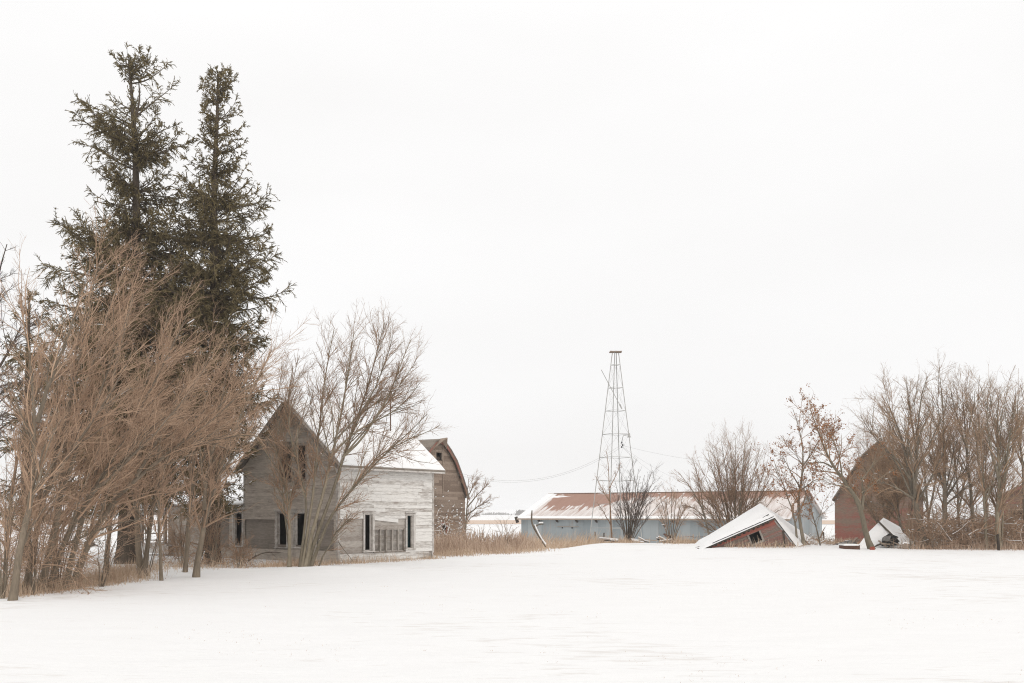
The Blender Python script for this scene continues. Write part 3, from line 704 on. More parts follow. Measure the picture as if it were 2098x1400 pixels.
# ------------------------------------------------------------------ fallen roof and clutter on the right
def build_debris():
    D = 60.5; O = Vector((ax(1810, D), D, g1(ax(1810, D), D)))
    root = thing('fallen_roof', 'snow covered wreck of a small roof with dark hollow and jumbled timbers', 'wreck', O)
    Q = [at(1752, 1128, D - .3), at(1777, 1095, D + 1.0), at(1809, 1064, D + 2.2), at(1843, 1083, D + 1.9), at(1862, 1124, D + .4)]
    m = MB(1); m.slab(Q[:3] + Q[3:], .07); r = m.build('roof', M['darkwood'], root, O)
    s = MB(2); n = 8; u = Vector((0, -.10, .10)); c0 = at(1806, 1100, D + .7)
    for a_, b_ in zip(Q, Q[1:] + Q[:1]):
        for i in range(n):
            p, q = a_.lerp(b_, i / n) + u, a_.lerp(b_, (i + 1) / n) + u; pc, qc = p.lerp(c0 + u, .5) + Vector((0, -.05, .05)), q.lerp(c0 + u, .5) + Vector((0, -.05, .05))
            s.poly([p, q, qc, pc]); s.poly([pc, qc, c0 + u]); s.poly([a_.lerp(b_, i / n), a_.lerp(b_, (i + 1) / n), q, p])
    s.build('snow', M['cap'], r, O, smooth=True)
    w2 = MB(3); P2 = [at(1845, 1126, D + .2), at(1843, 1092, D + 1.9), at(1852, 1098, D + 2.2), at(1884, 1127, D + 1.2)]; w2.slab(P2, .14); w2.build('snowy_panel', M['cap'], root, O)
    h = MB(4); h.poly([at(1806, 1119, D - .35), at(1842, 1118, D - .3), at(1838, 1099, D + .2), at(1822, 1093, D + .5), at(1808, 1102, D + .1)]); h.build('hollow_shade_sheet', M['black'], root, O)  # flat black sheet over the snow, shade of the hollow put in as colour
    bm = MB(5); bm.beam(at(1797, 1066, D + 1.6), at(1842, 1110, D + .1), .09, .07); bm.build('rafter', M['darkwood'], root, O)
    rr = random.Random(3)
    for i, (p, q, w_) in enumerate((((1796, 1118), (1832, 1103), .12), ((1800, 1108), (1816, 1120), .1), ((1818, 1124), (1840, 1100), .08), ((1806, 1114), (1828, 1116), .14), ((1790, 1121), (1812, 1112), .09), ((1822, 1108), (1846, 1118), .1), ((1812, 1100), (1830, 1097), .2))):
        t = MB(10 + i); t.beam(at(*p, D - .5 + rr.uniform(-.3, .1)), at(*q, D - .5 + rr.uniform(-.3, .1)), w_, .07); t.build('timber', M['barn_grey'] if i % 2 else M['darkwood'], root, O)
    t = MB(30); t.hexa([at(x, y, D + dd) for dd in (-.7, -.4) for x, y in ((1808, 1108), (1822, 1109), (1826, 1098), (1811, 1099))]); t.build('metal_box', M['rock'], root, O)
    # rusty stock tank / box
    D = 56.8; O = Vector((ax(1745, D), D, g1(ax(1745, D), D))); root = thing('rusty_trough', 'rusty brown trough topped with snow beside the leaning oak', 'trough', O)
    b = MB(1); x0, x1 = ax(1731, D), ax(1762, D); zt = az(1117.5, D); zb = O.z - .2
    b.box((x0, D, zb), (x1, D + .03, zt)); b.box((x0, D + .97, zb), (x1, D + 1, zt)); b.box((x0 - .003, D + .03, zb), (x0 + .03, D + .97, zt)); b.box((x1 - .03, D + .03, zb), (x1 + .003, D + .97, zt)); b.build('tank', M['rust'], root, O)
    s = MB(2); s.box((x0 - .04, D - .03, zt - .02), (x1 - .08, D + 1, zt + .06)); s.build('snow', M['cap'], root, O)
    # red block at the foot of the leaning oak
    D = 56.6; O = Vector((ax(1788, D), D, g1(ax(1788, D), D))); b = MB(1)
    x0, x1 = ax(1784, D), ax(1792.5, D); b.hexa([(x0, D, O.z - .05), (x1, D, O.z - .05), (x1, D + .2, O.z - .05), (x0, D + .2, O.z - .05), (x0 + .02, D + .01, O.z + .17), (x1 - .01, D + .02, O.z + .19), (x1 - .01, D + .19, O.z + .18), (x0 + .02, D + .19, O.z + .17)])
    for k in range(3): b.box((x0 + .02, D - .012, O.z + .02 + k * .055), (x1 - .02, D + .004, O.z + .05 + k * .055))
    root = thing('red_block', 'small red masonry block at the foot of the leaning oak', 'block', O); b.build('masonry', M['brick'], root, O)
    # log end
    D = 58.0; O = Vector((ax(1854, D), D, g1(ax(1854, D), D))); root = thing('log', 'sawn log end poking from the snow beside the fallen roof', 'log', O)
    b = MB(1); c = Vector((0, 0, .17)); b.rod(c, c + Vector((.7, 1.3, .02)), .19, .17, 10); b.build('log_wood', M['barn_grey'], root)
    s = MB(2); s.hexa([(-.15, .02, .30), (.16, .02, .30), (.86, 1.3, .30), (.55, 1.3, .30), (-.06, .04, .40), (.08, .04, .40), (.78, 1.3, .40), (.64, 1.3, .40)]); s.build('snow', M['cap'], root)
    # grey rubble by the barn corner
    rr = random.Random(6)
    for i, (px, py, sz) in enumerate(((1722, 1113, .45), (1735, 1109, .5), (1744, 1107, .38))):
        D = 62 + i * .4; x = ax(px, D); z = g1(x, D)
        bm = MB(i); n = 9; zt = az(py, D) - z
        ring = [[(math.cos(2 * math.pi * k / n) * sz * r * rr.uniform(.8, 1.15), math.sin(2 * math.pi * k / n) * sz * r * rr.uniform(.8, 1.1), h * zt + rr.uniform(-.03, .03)) for k in range(n)] for r, h in ((1.1, -.2), (1.0, .35), (.8, .75), (.35, 1.0))]
        for j in range(3):
            for k in range(n): bm.poly([ring[j][k], ring[j][(k + 1) % n], ring[j + 1][(k + 1) % n], ring[j + 1][k]], .5)
        bm.poly(ring[3], .5)
        root = thing('rubble_lump', ['lowest dark lump of rubble near the red barn corner', 'middle dark lump of rubble between its two neighbours by the barn', 'dark lump of rubble with boards leaning on it by the red barn'][i], 'rubble', (x, D, z), group='rubble by the red barn')
        bm.build('stone', M['rock'], root)
        s = MB(40 + i); s.poly([(v[0] * 1.05, v[1] * 1.05, v[2] + .03) for v in ring[3]]); s.build('snow', M['cap'], root)
    root = thing('board_pair', 'two grey boards leaning up beside the rubble near the red barn', 'boards', at(1750, 1112, 62.5))
    o = root.location
    for p, q in (((1746, 1112), (1756, 1102)), ((1749, 1116), (1760, 1106))):
        b = MB(3); b.beam(at(*p, 62.5), at(*q, 62.8), .14, .06); b.build('board', M['barn_grey'], root, o)
build_debris()

# lumber heaps under the tower and shrubs
def lumber(label, D, lst, seed):
    px = sum(a[0] for a, b, *_ in lst) / len(lst); O = Vector((ax(px, D), D, g1(ax(px, D), D)))
    root = thing('lumber_pile', label, 'lumber', O, group='lumber piles in front of the long shed'); rr = random.Random(seed)
    for a, b, w_, m, sn in lst:
        p = at(*a, D + rr.uniform(-.5, .5)); q = at(*b, D + rr.uniform(-.5, .7)); bm = MB(seed); bm.beam(p, q, w_, .06); o = bm.build('board', M[m], root, O)
        if sn:
            s = MB(seed + 1); u = Vector((0, 0, .06)); s.beam(p + u, q + u, w_ * .9, .06); s.build('snow', M['cap'], o, O)
lumber('flat boards half buried in snow beneath the steel tower', 66, [((1231, 1104), (1262, 1106), .3, 'barn_grey', 1), ((1240, 1107), (1264, 1109), .25, 'darkwood', 1), ((1254, 1110), (1266, 1107), .2, 'barn_grey', 1)], 1)
lumber('snowy planks lying right of the dark shrub', 66, [((1294, 1106), (1330, 1111), .3, 'darkwood', 1), ((1295, 1108), (1318, 1112), .3, 'barn_grey', 1), ((1308, 1102), (1320, 1108), .12, 'barn_grey', 1), ((1322, 1106), (1346, 1108), .15, 'barn_grey', 0)], 2)
lumber('jumbled heap of planks with one dark red board sticking up', 65, [((1350, 1101), (1374, 1113), .2, 'barn_grey', 1), ((1346, 1104), (1366, 1114), .18, 'darkwood', 1), ((1361, 1094), (1382, 1114), .22, 'rust', 0), ((1371, 1097), (1384, 1112), .16, 'darkwood', 0), ((1352, 1110), (1376, 1106), .16, 'barn_grey', 1), ((1358, 1113), (1372, 1109), .16, 'darkwood', 1), ((1374, 1106), (1386, 1114), .2, 'barn_grey', 1)], 3)

# ------------------------------------------------------------------ windmill tower
def build_tower():
    D = 78.0; cx = ax(1261, D); zb = g1(cx, D) - .25; zt = az(722, D); cpx = 58 / F * D; ct = 6.4 / F * D; th = R(-19)
    O = Vector((cx, D, zb)); root = thing('windmill_tower', 'tall thin steel windmill tower without its wheel standing in front of the long shed', 'tower', O)
    H = zt - zb
    def c(i, f): r = cpx + (ct - cpx) * f; a = th + i * math.pi / 2; return Vector((r * math.cos(a), r * math.sin(a), H * f))
    for i in range(4):
        m = MB(i); m.beam(c(i, 0), c(i, 1), .052, .052); m.build('leg', M['metal_pole'], root)
    ys = [748, 795, 842, 890, 937.5, 985, 1033, 1082]
    fs = [(az(y, D) - zb) / H for y in ys]
    for f in fs:
        m = MB(9)
        for i in range(4): m.beam(c(i, f), c((i + 1) % 4, f), .030, .030)
        m.build('girt', M['metal_pole'], root)
    lv = [0] + sorted(fs)
    for a, b in zip(lv[:-1], lv[1:]):
        m = MB(10)
        for i in range(4): m.rod(c(i, a), c((i + 1) % 4, b), .004, n=3); m.rod(c((i + 1) % 4, a), c(i, b), .006, n=3)
        m.build('brace_rod', M['wire'], root)
    m = MB(11)    # square plank platform
    for k in range(5): m.box((-.46 + k * .19, -.42 + .05 * (k % 2), H + .0), (-.46 + k * .19 + .17, .42 - .04 * (k % 3), H + .05))
    m.box((-.5, -.12, H - .035), (.46, -.05, H - .003)); m.box((-.4, .1, H - .035), (.5, .17, H - .003)); m.build('platform', M['barn_grey'], root)
    m = MB(12); m.rod(at(1232, 758, D - .8) - O, at(1273, 836, D - .5) - O, .025, .025); m.rod(at(1270, 829, D - .5) - O, at(1274, 838, D - .5) - O, .06, .05); m.build('pump_rod', M['metal_pole'], root)
    # ladder up one face
    m = MB(13); a = c(3, .0).lerp(c(0, .0), .5); 
    m = MB(14); p0 = at(1274, 905, D - .8) - O; p1 = at(1277, 893, D - .9) - O; p2 = at(1287, 891, D - 1.0) - O; m.rod(p0, p1, .025); m.rod(p1, p2, .025); arm = m.build('lamp_arm', M['metal_pole'], root)
    m = MB(15); p = at(1289, 892, D - 1.0) - O; m.rod(p + Vector((0, 0, -.1)), p + Vector((0, 0, .16)), .1, .06, 8); m.rod(p + Vector((0, 0, -.16)), p + Vector((0, 0, -.1)), .16, .12, 8); m.build('yard_lamp', M['metal_pole'], root)
    m = MB(16)
    for x, y in ((1274, 909), (1276, 914), (1274, 918)): q = at(x, y, D - .9) - O; m.rod(q, q + Vector((0, 0, .14)), .05, .05)
    m.build('insulator', M['black'], root)
build_tower()

def sag(a, b, s, n=24):
    return np.array([[*(a.lerp(b, t) - Vector((0, 0, s * 4 * t * (1 - t))))] for t in np.linspace(0, 1, n)])
def wire(label, a, b, s, r=.0065):
    rg = np.random.default_rng(1); P = sag(a, b, s)[None]; g = Geo(); g.tubes(P, np.full((1, 24), r), 4, rg)
    o = g.build('overhead_wire', M['wire'], None, tuple(a)); o.location = a; tag(o, label, 'wire', 'overhead wires on the tower')
D_ = 77.2
wire('upper wire sagging from the tower to the grey barn', at(1274, 911, D_), at(934, 967, 73.5), 1.55)
wire('lower wire sagging from the tower to the grey barn', at(1274, 916, D_), at(938, 973, 73.7), 1.45)
wire('topmost of the wires running right from the tower', at(1275, 913, D_), at(1560, 953, 84), .35)
wire('middle wire of the three running right from the tower', at(1276, 916, D_), at(1420, 995, 92), .3)
wire('steepest wire running right from the tower down towards the round shrub', at(1276, 918, D_), at(1385, 998, 94), .25)

# ------------------------------------------------------------------ fence
def build_fence():
    D = 96.0; O = Vector((ax(1420, D), D, -.95)); root = thing('wire_fence', 'low wire fence with thin wooden posts in front of the long shed', 'fence', O)
    xs = [1389, 1420, 1452, 1484]
    for x in xs:
        m = MB(x); p = at(x, 1117, D); m.beam(p, at(x + .5, 1095 if x == 1420 else 1099, D), .12, .12); m.build('post', M['barn_grey'], root, O)
    for y in (1100, 1107):
        m = MB(y)
        for a, b in zip(xs[:-1], xs[1:]): m.rod(at(a, y + 1, D - .08), at(b, y - .5, D - .08), .022, n=4)
        m.build('fence_wire', M['rust'], root, O)
build_fence()
for i, (px, p2, D, y0, y1, lab) in enumerate(((1222, 1219, 82, 1108, 1091, 'dark leaning stake in the grass left of the tower'), (1236, 1237.5, 80, 1108, 1093, 'short brown stake in the grass under the tower'), (1688, 1687, 66, 1122, 1092, 'thin upright stake left of the big red barn'), (1608, 1605, 57.5, 1118, 1088, 'weathered stick propped against the collapsed shed'), (2047, 2044, 57.0, 1132, 1096, 'dark post standing against the forked olive trunk'))):
    a = at(px, y0, D); O = Vector((a.x, a.y, g1(a.x, a.y))); m = MB(i); b = at(p2, y1, D); a.z = O.z - .2; m.beam(a, b, .10 if i < 4 else .16, .10); m.box((b.x - .04, b.y - .04, b.z - .01), (b.x + .04, b.y + .04, b.z + .05))
    o = m.build('wooden_stake', M['darkwood'], None, O); o.location = O; tag(o, lab, 'stake', 'loose stakes about the yard')

# ------------------------------------------------------------------ vegetation machinery
def interp_poly(pts, K):
    pts = np.asarray(pts, float); d = np.r_[0, np.cumsum(np.linalg.norm(np.diff(pts, axis=0), axis=1))]; t = np.linspace(0, d[-1], K)
    P = np.stack([np.interp(t, d, pts[:, i]) for i in range(3)], -1)
    for _ in range(2): P[1:-1] = .25 * P[:-2] + .5 * P[1:-1] + .25 * P[2:]
    return P

def spawn(rg, P, Rd, n, t0, t1, ang, sd, ratio, K, wander, trop, rr, rtip, lmin=.05, lmax=9, taper=.5, rmax=9., per_m=False):
    N, Kp, _ = P.shape; seg = np.linalg.norm(np.diff(P, axis=1), axis=2); pl = seg.sum(1)
    cnt = rg.poisson(n * pl if per_m else np.full(N, float(n))); idx = np.repeat(np.arange(N), cnt); m = len(idx)
    if m == 0: return np.zeros((0, K, 3)), np.zeros((0, K))
    t = rg.uniform(t0, t1, m); f = t * (Kp - 1); i = np.minimum(f.astype(int), Kp - 2); u = (f - i)[:, None]
    p = P[idx, i] * (1 - u) + P[idx, i + 1] * u; r = Rd[idx, i] * (1 - u[:, 0]) + Rd[idx, i + 1] * u[:, 0]
    T = P[idx, i + 1] - P[idx, i]; T /= np.linalg.norm(T, axis=1, keepdims=True) + 1e-9
    q = rg.normal(size=(m, 3)); q -= T * np.sum(q * T, 1, keepdims=True); q /= np.linalg.norm(q, axis=1, keepdims=True) + 1e-9
    a = np.radians(rg.normal(ang, sd, m))[:, None]; d = np.cos(a) * T + np.sin(a) * q
    L = np.clip(ratio * pl[idx] * (1 - taper * (t - t0) / (t1 - t0 + 1e-6)) * rg.uniform(.55, 1.3, m), lmin, lmax)
    r0 = np.minimum(r * rr, rmax); out = np.zeros((m, K, 3)); out[:, 0] = p; trop = np.asarray(trop, float)
    for k in range(1, K):
        d = d + rg.normal(size=(m, 3)) * wander + trop; d /= np.linalg.norm(d, axis=1, keepdims=True) + 1e-9
        p = p + d * (L / (K - 1))[:, None]; out[:, k] = p
    w_ = np.linspace(0, 1, K)[None]; rad = r0[:, None] * (1 - w_) + np.minimum(rtip, r0 * .7)[:, None] * w_
    return out, rad

def bare_tree(name, label, D, stems, levels, bark, twig, seed, cat='tree', group=None, jit=.25, leaves=0, snow=0, K0=14, limbs=None):
    """stems: [(pixel polyline, r0, r1, depth drift)] traced on the photo and set at distance D"""
    rg = np.random.default_rng(seed); P0 = []; R0 = []
    bx = ax(stems[0][0][0][0], D); O = Vector((bx, D, g1(bx, D)))
    for pl, r0, r1, dd in stems:
        n = len(pl); pts = []
        for k, (px, py) in enumerate(pl):
            Dk = D + dd * (k / (n - 1)) ** 1.2; p = at(px, py, Dk); pts.append([p.x, p.y, p.z])
        if pl[0][1] > 1085:
            b = pts[0]; b[2] = min(b[2], g1(b[0], b[1])) - .12
        P = interp_poly(pts, K0); L = np.linalg.norm(np.diff(P, axis=0), axis=1).sum()
        P[2:] += np.cumsum(rg.normal(0, jit * .06, (K0 - 2, 3)), 0) * np.array([1, 1.6, .6]); P0.append(P)
        w_ = np.linspace(0, 1, K0); rad = r0 + (r1 - r0) * w_ ** .8
        if pl[0][1] > 1085: rad[0] *= 1.25
        R0.append(rad)
    P0 = np.array(P0); R0 = np.array(R0)
    root = thing(name, label, cat, O, group=group)
    if limbs:       # more boughs than could be traced
        PL, RL = spawn(rg, P0, R0, **{**limbs, 'K': K0}); P0 = np.concatenate([P0, PL]); R0 = np.concatenate([R0, RL])
    g = Geo(); g.tubes(P0, R0, 8, rg); g.build('trunk', bark, root, O)
    g = Geo(); P, Rd = P0, R0; allP = []
    for i, lv in enumerate(levels):
        P2, R2 = spawn(rg, P, Rd, **lv); g.tubes(P2, R2, 4 if i == 0 else 3, rg)
        if i == 0 and len(levels) > 2: P, Rd = P2, R2
        elif i == 1 or i >= 1: P, Rd = P2, R2
        allP.append((P2, R2))
    if len(levels) > 2:      # some fine growth straight from the stems and limbs
        lv = dict(levels[-2]); P2, R2 = spawn(rg, P0, R0, **{**lv, 'n': lv['n'] * 2.0 if not lv.get('per_m') else lv['n'] * .55, 't0': .35, 't1': 1., 'ratio': lv['ratio'] * .35}); g.tubes(P2, R2, 3, rg)
        lv = dict(levels[-1]); P3, R3 = spawn(rg, P2, R2, **lv); g.tubes(P3, R3, 3, rg)
    g.build('crown', twig, root, O)
    if leaves:
        P = allP[-1][0].reshape(-1, 3); P = P[rg.integers(0, len(P), leaves)] + rg.normal(0, .05, (leaves, 3))
        a = rg.normal(size=(leaves, 3)); a /= np.linalg.norm(a, axis=1, keepdims=True); b = np.cross(a, rg.normal(size=(leaves, 3))); b /= np.linalg.norm(b, axis=1, keepdims=True)
        sz = rg.uniform(.035, .07, leaves)[:, None]; c = np.cross(a, b) * sz * .35
        V = np.stack([P - a * sz, P - b * sz * .55 + c, P + a * sz, P + b * sz * .55 + c], 1).reshape(-1, 3); q = np.arange(leaves * 4).reshape(-1, 4)
        g = Geo(); g.add(V, q, np.repeat(rg.random(leaves), 4)); g.build('dry_leaves', M['leaf'], root, O, smooth=False)
    if snow:
        g = Geo(); src = np.concatenate([P0.reshape(-1, 3)[:, :], allP[0][0][:, :2].reshape(-1, 3)]); rs = np.concatenate([R0.ravel(), allP[0][1][:, :2].ravel()])
        ii = rg.integers(0, len(src), snow); p = src[ii] + np.c_[np.zeros(snow), -rs[ii] * .5, rs[ii] * .9]; ln = rg.uniform(.04, .12, snow)[:, None]
        dr = rg.normal(size=(snow, 3)) * np.array([1, 1, .35]); dr /= np.linalg.norm(dr, axis=1, keepdims=True)
        P = np.stack([p - dr * ln, p, p + dr * ln], 1); g.tubes(P, np.stack([np.full(snow, .008), rg.uniform(.012, .035, snow), np.full(snow, .008)], 1), 5, rg); tag(g.build('snow', M['cap'], root, O), kind='stuff')
    return root

def LV(n, ratio, ang, trop, K=5, t0=.3, t1=1., sd=10, wander=.10, rr=.6, rtip=.004, lmin=.1, lmax=9, taper=.5, rmax=9., per_m=False):
    return dict(n=n, t0=t0, t1=t1, ang=ang, sd=sd, ratio=ratio, K=K, wander=wander, trop=trop, rr=rr, rtip=rtip, lmin=lmin, lmax=lmax, taper=taper, rmax=rmax, per_m=per_m)

# ------------------------------------------------------------------ spruces
def spruce(name, label, D, trunk_px, r0, profL, profR, seed, nb, zlow, snow=0, extra=(), dens=1.0, droop=1.0, boughs=(), thin=None):
    rg = np.random.default_rng(seed); bx = ax(trunk_px[0][0], D); O = Vector((bx, D, g1(bx, D)))
    pts = np.array([[*at(px, py, D)] for px, py in trunk_px]); pts[0, 2] = O.z - .15
    T = interp_poly(pts, 24); root = thing(name, label, 'tree', O)
    rad = r0 * (1 - np.linspace(0, 1, 24)) ** .85 + .025; rad[0] *= 1.3
    zt = T[-1, 2]
    g = Geo(); g.tubes(T[None], rad[None], 9, rg)
    if extra:
        for e in extra:
            E = interp_poly([[*at(px, py, D)] for px, py in e], 8); g.tubes(E[None], np.linspace(.06, .02, 8)[None], 6, rg)
    g.build('trunk', M['bark_spruce'], root, O)
    zl = np.array([p[0] for p in profL]); 
    # heights of boughs, denser to the top
    nw = int((zt - zlow) / .62); hw = zlow + (zt - zlow) * (np.arange(nw) + rg.uniform(.1, .9, nw)) / nw; pw = rg.uniform(.65, 1.35, nw) * (1.15 - .55 * np.arange(nw) / nw);
    if thin: pw = np.where((hw < az(thin[0], D)) & (hw > az(thin[1], D)), pw * thin[2], pw)
    h = rg.choice(hw, nb, p=pw / pw.sum()) + rg.normal(0, .13, nb); h = np.clip(h, zlow, zt - .3); az_ = rg.uniform(0, 2 * math.pi, nb)
    cx = np.interp(h, T[:, 2], T[:, 0]); cy = np.interp(h, T[:, 2], T[:, 1])
    hl = np.interp(h, [az(p[0], D) for p in profL][::-1], [p[1] / F * D for p in profL][::-1]); hr = np.interp(h, [az(p[0], D) for p in profR][::-1], [p[1] / F * D for p in profR][::-1])
    c = np.cos(az_); side = np.where(c > 0, hr, hl); mean = .5 * (hl + hr)
    Lb = (side * np.abs(c) + mean * (1 - np.abs(c))) * rg.uniform(.62, 1.06, nb) * (1 + .1 * rg.normal(size=nb))
    Lb = np.maximum(Lb, .3); fr = np.clip((zt - h) / (zt - zlow), 0, 1)
    el = R(34) * (1 - fr) ** 1.5 - R(14) * fr * droop + rg.normal(0, R(9), nb)
    K = 8; B = np.zeros((nb, K, 3)); p = np.stack([cx, cy, h], -1); B[:, 0] = p
    for k in range(1, K):
        t = k / (K - 1); e = el - R(16) * droop * np.sin(math.pi * t) * fr + R(26) * t ** 2
        d = np.stack([np.cos(az_) * np.cos(e), np.sin(az_) * np.cos(e), np.sin(e)], -1) + rg.normal(0, .05, (nb, 3)); p = p + d * (Lb / (K - 1))[:, None]; B[:, k] = p
    if boughs:      # the long single boughs that stand out of the outline
        E = np.array([interp_poly([[*at(x, y, D + dd * k / (len(b) - 1))] for k, (x, y) in enumerate(b)], K) for b, dd in boughs]); B = np.concatenate([B, E]); Lb = np.concatenate([Lb, np.linalg.norm(E[:, -1] - E[:, 0], axis=1)])
    br = (0.012 + .012 * Lb)[:, None] * (1 - np.linspace(0, 1, K) * .8)[None]
    g = Geo(); g.tubes(B, br, 4, rg); g.build('boughs', M['bark_spruce'], root, O)
    g = Geo()
    # laterals, then short needle-clad twigs as tapering spindles
    P1, R1 = spawn(rg, B, np.full(B.shape[:2], .02), n=6.5 * dens, t0=.10, t1=1., ang=46, sd=14, ratio=.32, K=5, wander=.10, trop=(0, 0, -.15), rr=1., rtip=.012, lmin=.22, lmax=1.25, taper=.55, per_m=True)
    P1b, R1b = spawn(rg, B, np.full(B.shape[:2], .02), n=3, t0=.86, t1=1., ang=25, sd=14, ratio=.2, K=5, wander=.1, trop=(0, 0, .05), rr=1., rtip=.012, lmin=.2, lmax=.6)
    P1 = np.concatenate([P1, P1b]); R1 = np.concatenate([R1, R1b])
    def spindle(P, r):
        K_ = P.shape[1]; pr = np.interp(np.linspace(0, 1, K_), [0, .2, .7, 1], [.5, 1, .85, .12]); return r[:, None] * pr[None]
    g.tubes(P1, spindle(P1, rg.uniform(.012, .021, len(P1))), 4, rg)
    P2, _ = spawn(rg, P1, R1, n=14.0 * dens, t0=.05, t1=1., ang=35, sd=13, ratio=.42, K=3, wander=.07, trop=(0, 0, -.16), rr=1., rtip=.01, lmin=.12, lmax=.40, taper=.3, per_m=True)
    g.tubes(P2, spindle(P2, rg.uniform(.011, .020, len(P2))), 3, rg)
    # bushy leader
    tp = T[-4:][None]; P3, _ = spawn(rg, tp, np.full((1, 4), .03), n=26, t0=.1, t1=1, ang=38, sd=14, ratio=.22, K=4, wander=.1, trop=(0, 0, .12), rr=1, rtip=.01, lmin=.2, lmax=.7); g.tubes(P3, spindle(P3, rg.uniform(.02, .03, len(P3))), 4, rg)
    P4, _ = spawn(rg, P3, np.full(P3.shape[:2], .02), n=7, t0=.1, t1=1, ang=42, sd=12, ratio=.4, K=3, wander=.1, trop=(0, 0, .1), rr=1, rtip=.01, lmin=.12, lmax=.3); g.tubes(P4, spindle(P4, rg.uniform(.018, .028, len(P4))), 3, rg)
    g.build('foliage', M['needle'], root, O)
    if snow:
        low = np.where(P1[:, 0, 2] < zlow + (zt - zlow) * .42)[0]; low = rg.choice(low, min(snow, len(low)), replace=False); Q = P1[low] + np.array([0, -.01, .035])
        g = Geo(); g.tubes(Q, spindle(Q, rg.uniform(.015, .035, len(Q))), 4, rg); tag(g.build('snow', M['cap'], root, O), kind='stuff')
    return root

spruce('spruce_tree', 'tallest spruce with forked bare top, left of its twin', 43.6, [(258, 1160), (262, 1040), (272, 900), (278, 700), (280, 560), (279, 400), (277, 280), (271, 215), (268, 170), (266, 124)], .40,
       [(116, 6), (130, 28), (155, 50), (175, 40), (198, 52), (206, 118), (222, 72), (245, 84), (275, 50), (292, 118), (310, 96), (340, 62), (380, 92), (430, 112), (466, 128), (500, 118), (545, 150), (600, 150), (700, 180), (800, 215), (900, 215), (1010, 150)],
       [(116, 6), (130, 30), (150, 55), (172, 95), (190, 60), (214, 96), (225, 40), (270, 90), (305, 110), (360, 96), (430, 110), (500, 130), (560, 150), (650, 180), (800, 190), (900, 180), (1010, 110)],
       seed=11, nb=520, zlow=3.0, snow=130, extra=[[(277, 245), (287, 205), (284, 165)]], dens=1.12, thin=(188, 268, .25),
       boughs=[([(277, 262), (235, 238), (195, 222), (160, 203)], .4), ([(277, 268), (240, 245), (210, 240), (180, 226)], -.5), ([(278, 240), (310, 212), (340, 190), (361, 172)], .3), ([(278, 235), (300, 205), (325, 180)], -.3), ([(280, 350), (235, 332), (205, 305), (160, 292)], .5), ([(280, 345), (230, 322), (195, 300)], -.4), ([(280, 275), (240, 262), (195, 258)], .2),
               ([(280, 300), (330, 268), (365, 255)], .6), ([(280, 330), (335, 312), (392, 292)], -.4), ([(280, 335), (340, 300), (380, 300)], .8), ([(281, 520), (215, 490), (170, 478), (130, 464)], .5), ([(281, 530), (225, 505), (185, 492), (150, 470)], -.6), ([(281, 590), (190, 565), (130, 555), (92, 548)], .5)])
spruce('spruce_tree', 'slimmer spruce with straight trunk, right of the forked one', 43.0, [(432, 1165), (436, 1000), (440, 800), (440, 600), (438, 420), (441, 300), (447, 225), (446, 152)], .36,
       [(146, 5), (162, 26), (200, 46), (215, 60), (250, 30), (290, 44), (330, 58), (400, 84), (460, 100), (560, 120), (650, 130), (760, 120), (900, 105), (1010, 80)],
       [(146, 5), (162, 26), (186, 56), (205, 22), (262, 74), (290, 50), (330, 84), (370, 66), (410, 104), (440, 112), (490, 132), (520, 110), (555, 138), (600, 132), (640, 138), (690, 122), (760, 122), (850, 115), (960, 90), (1040, 75)],
       seed=23, nb=560, zlow=2.3, snow=330, dens=1.15)
spruce('spruce_tree', 'shorter dark spruce half hidden behind the leaning thicket at far left', 47.0, [(52, 1150), (52, 1000), (55, 850), (58, 700), (60, 600)], .26,
       [(598, 6), (640, 40), (700, 60), (778, 70), (860, 90), (950, 100), (1040, 90)], [(598, 6), (640, 40), (700, 66), (760, 80), (860, 90), (950, 100), (1040, 90)], seed=31, nb=130, zlow=2.2, snow=90, dens=.85)
spruce('young_spruce', 'small snow dusted spruce in the field seen between the leaning trunks', 66.0, [(188, 1120), (188, 1080), (189, 1040), (190, 1008)], .08,
       [(1006, 3), (1040, 18), (1080, 34), (1115, 44)], [(1006, 3), (1040, 18), (1080, 34), (1115, 44)], seed=37, nb=70, zlow=.15, snow=60, dens=.8)

# ------------------------------------------------------------------ leaning thicket on the left
WIND = np.array((.105, 0, .06))
def tlimbs(k): return LV(5, .42, 25, WIND * .4 * k, t0=.12, t1=.74, rr=.5, rtip=.008, lmin=.9, lmax=3.2, wander=.06, taper=.55)
def thick(k, n1=2.6, n2=5.2, n3=5.6):
    WIND = np.array((.105 * k, 0, .062))
    return [LV(n1, .36, 32, WIND * .8, K=7, t0=.16, sd=12, wander=.09, rr=.5, rtip=.006, lmin=.5, lmax=1.9, taper=.4, per_m=True),
            LV(n2, .46, 38, WIND * .7, K=5, t0=.10, sd=14, wander=.10, rr=.62, rtip=.0045, lmin=.35, lmax=1.25, rmax=.010, per_m=True),
            LV(n3, .50, 36, WIND * .4, K=4, t0=.1, sd=14, wander=.13, rr=.7, rtip=.003, lmin=.2, lmax=.65, rmax=.0068, per_m=True)]
TB, TT = M['bark_tan'], M['twig_tan']
GT = 'windswept trees of the left thicket'
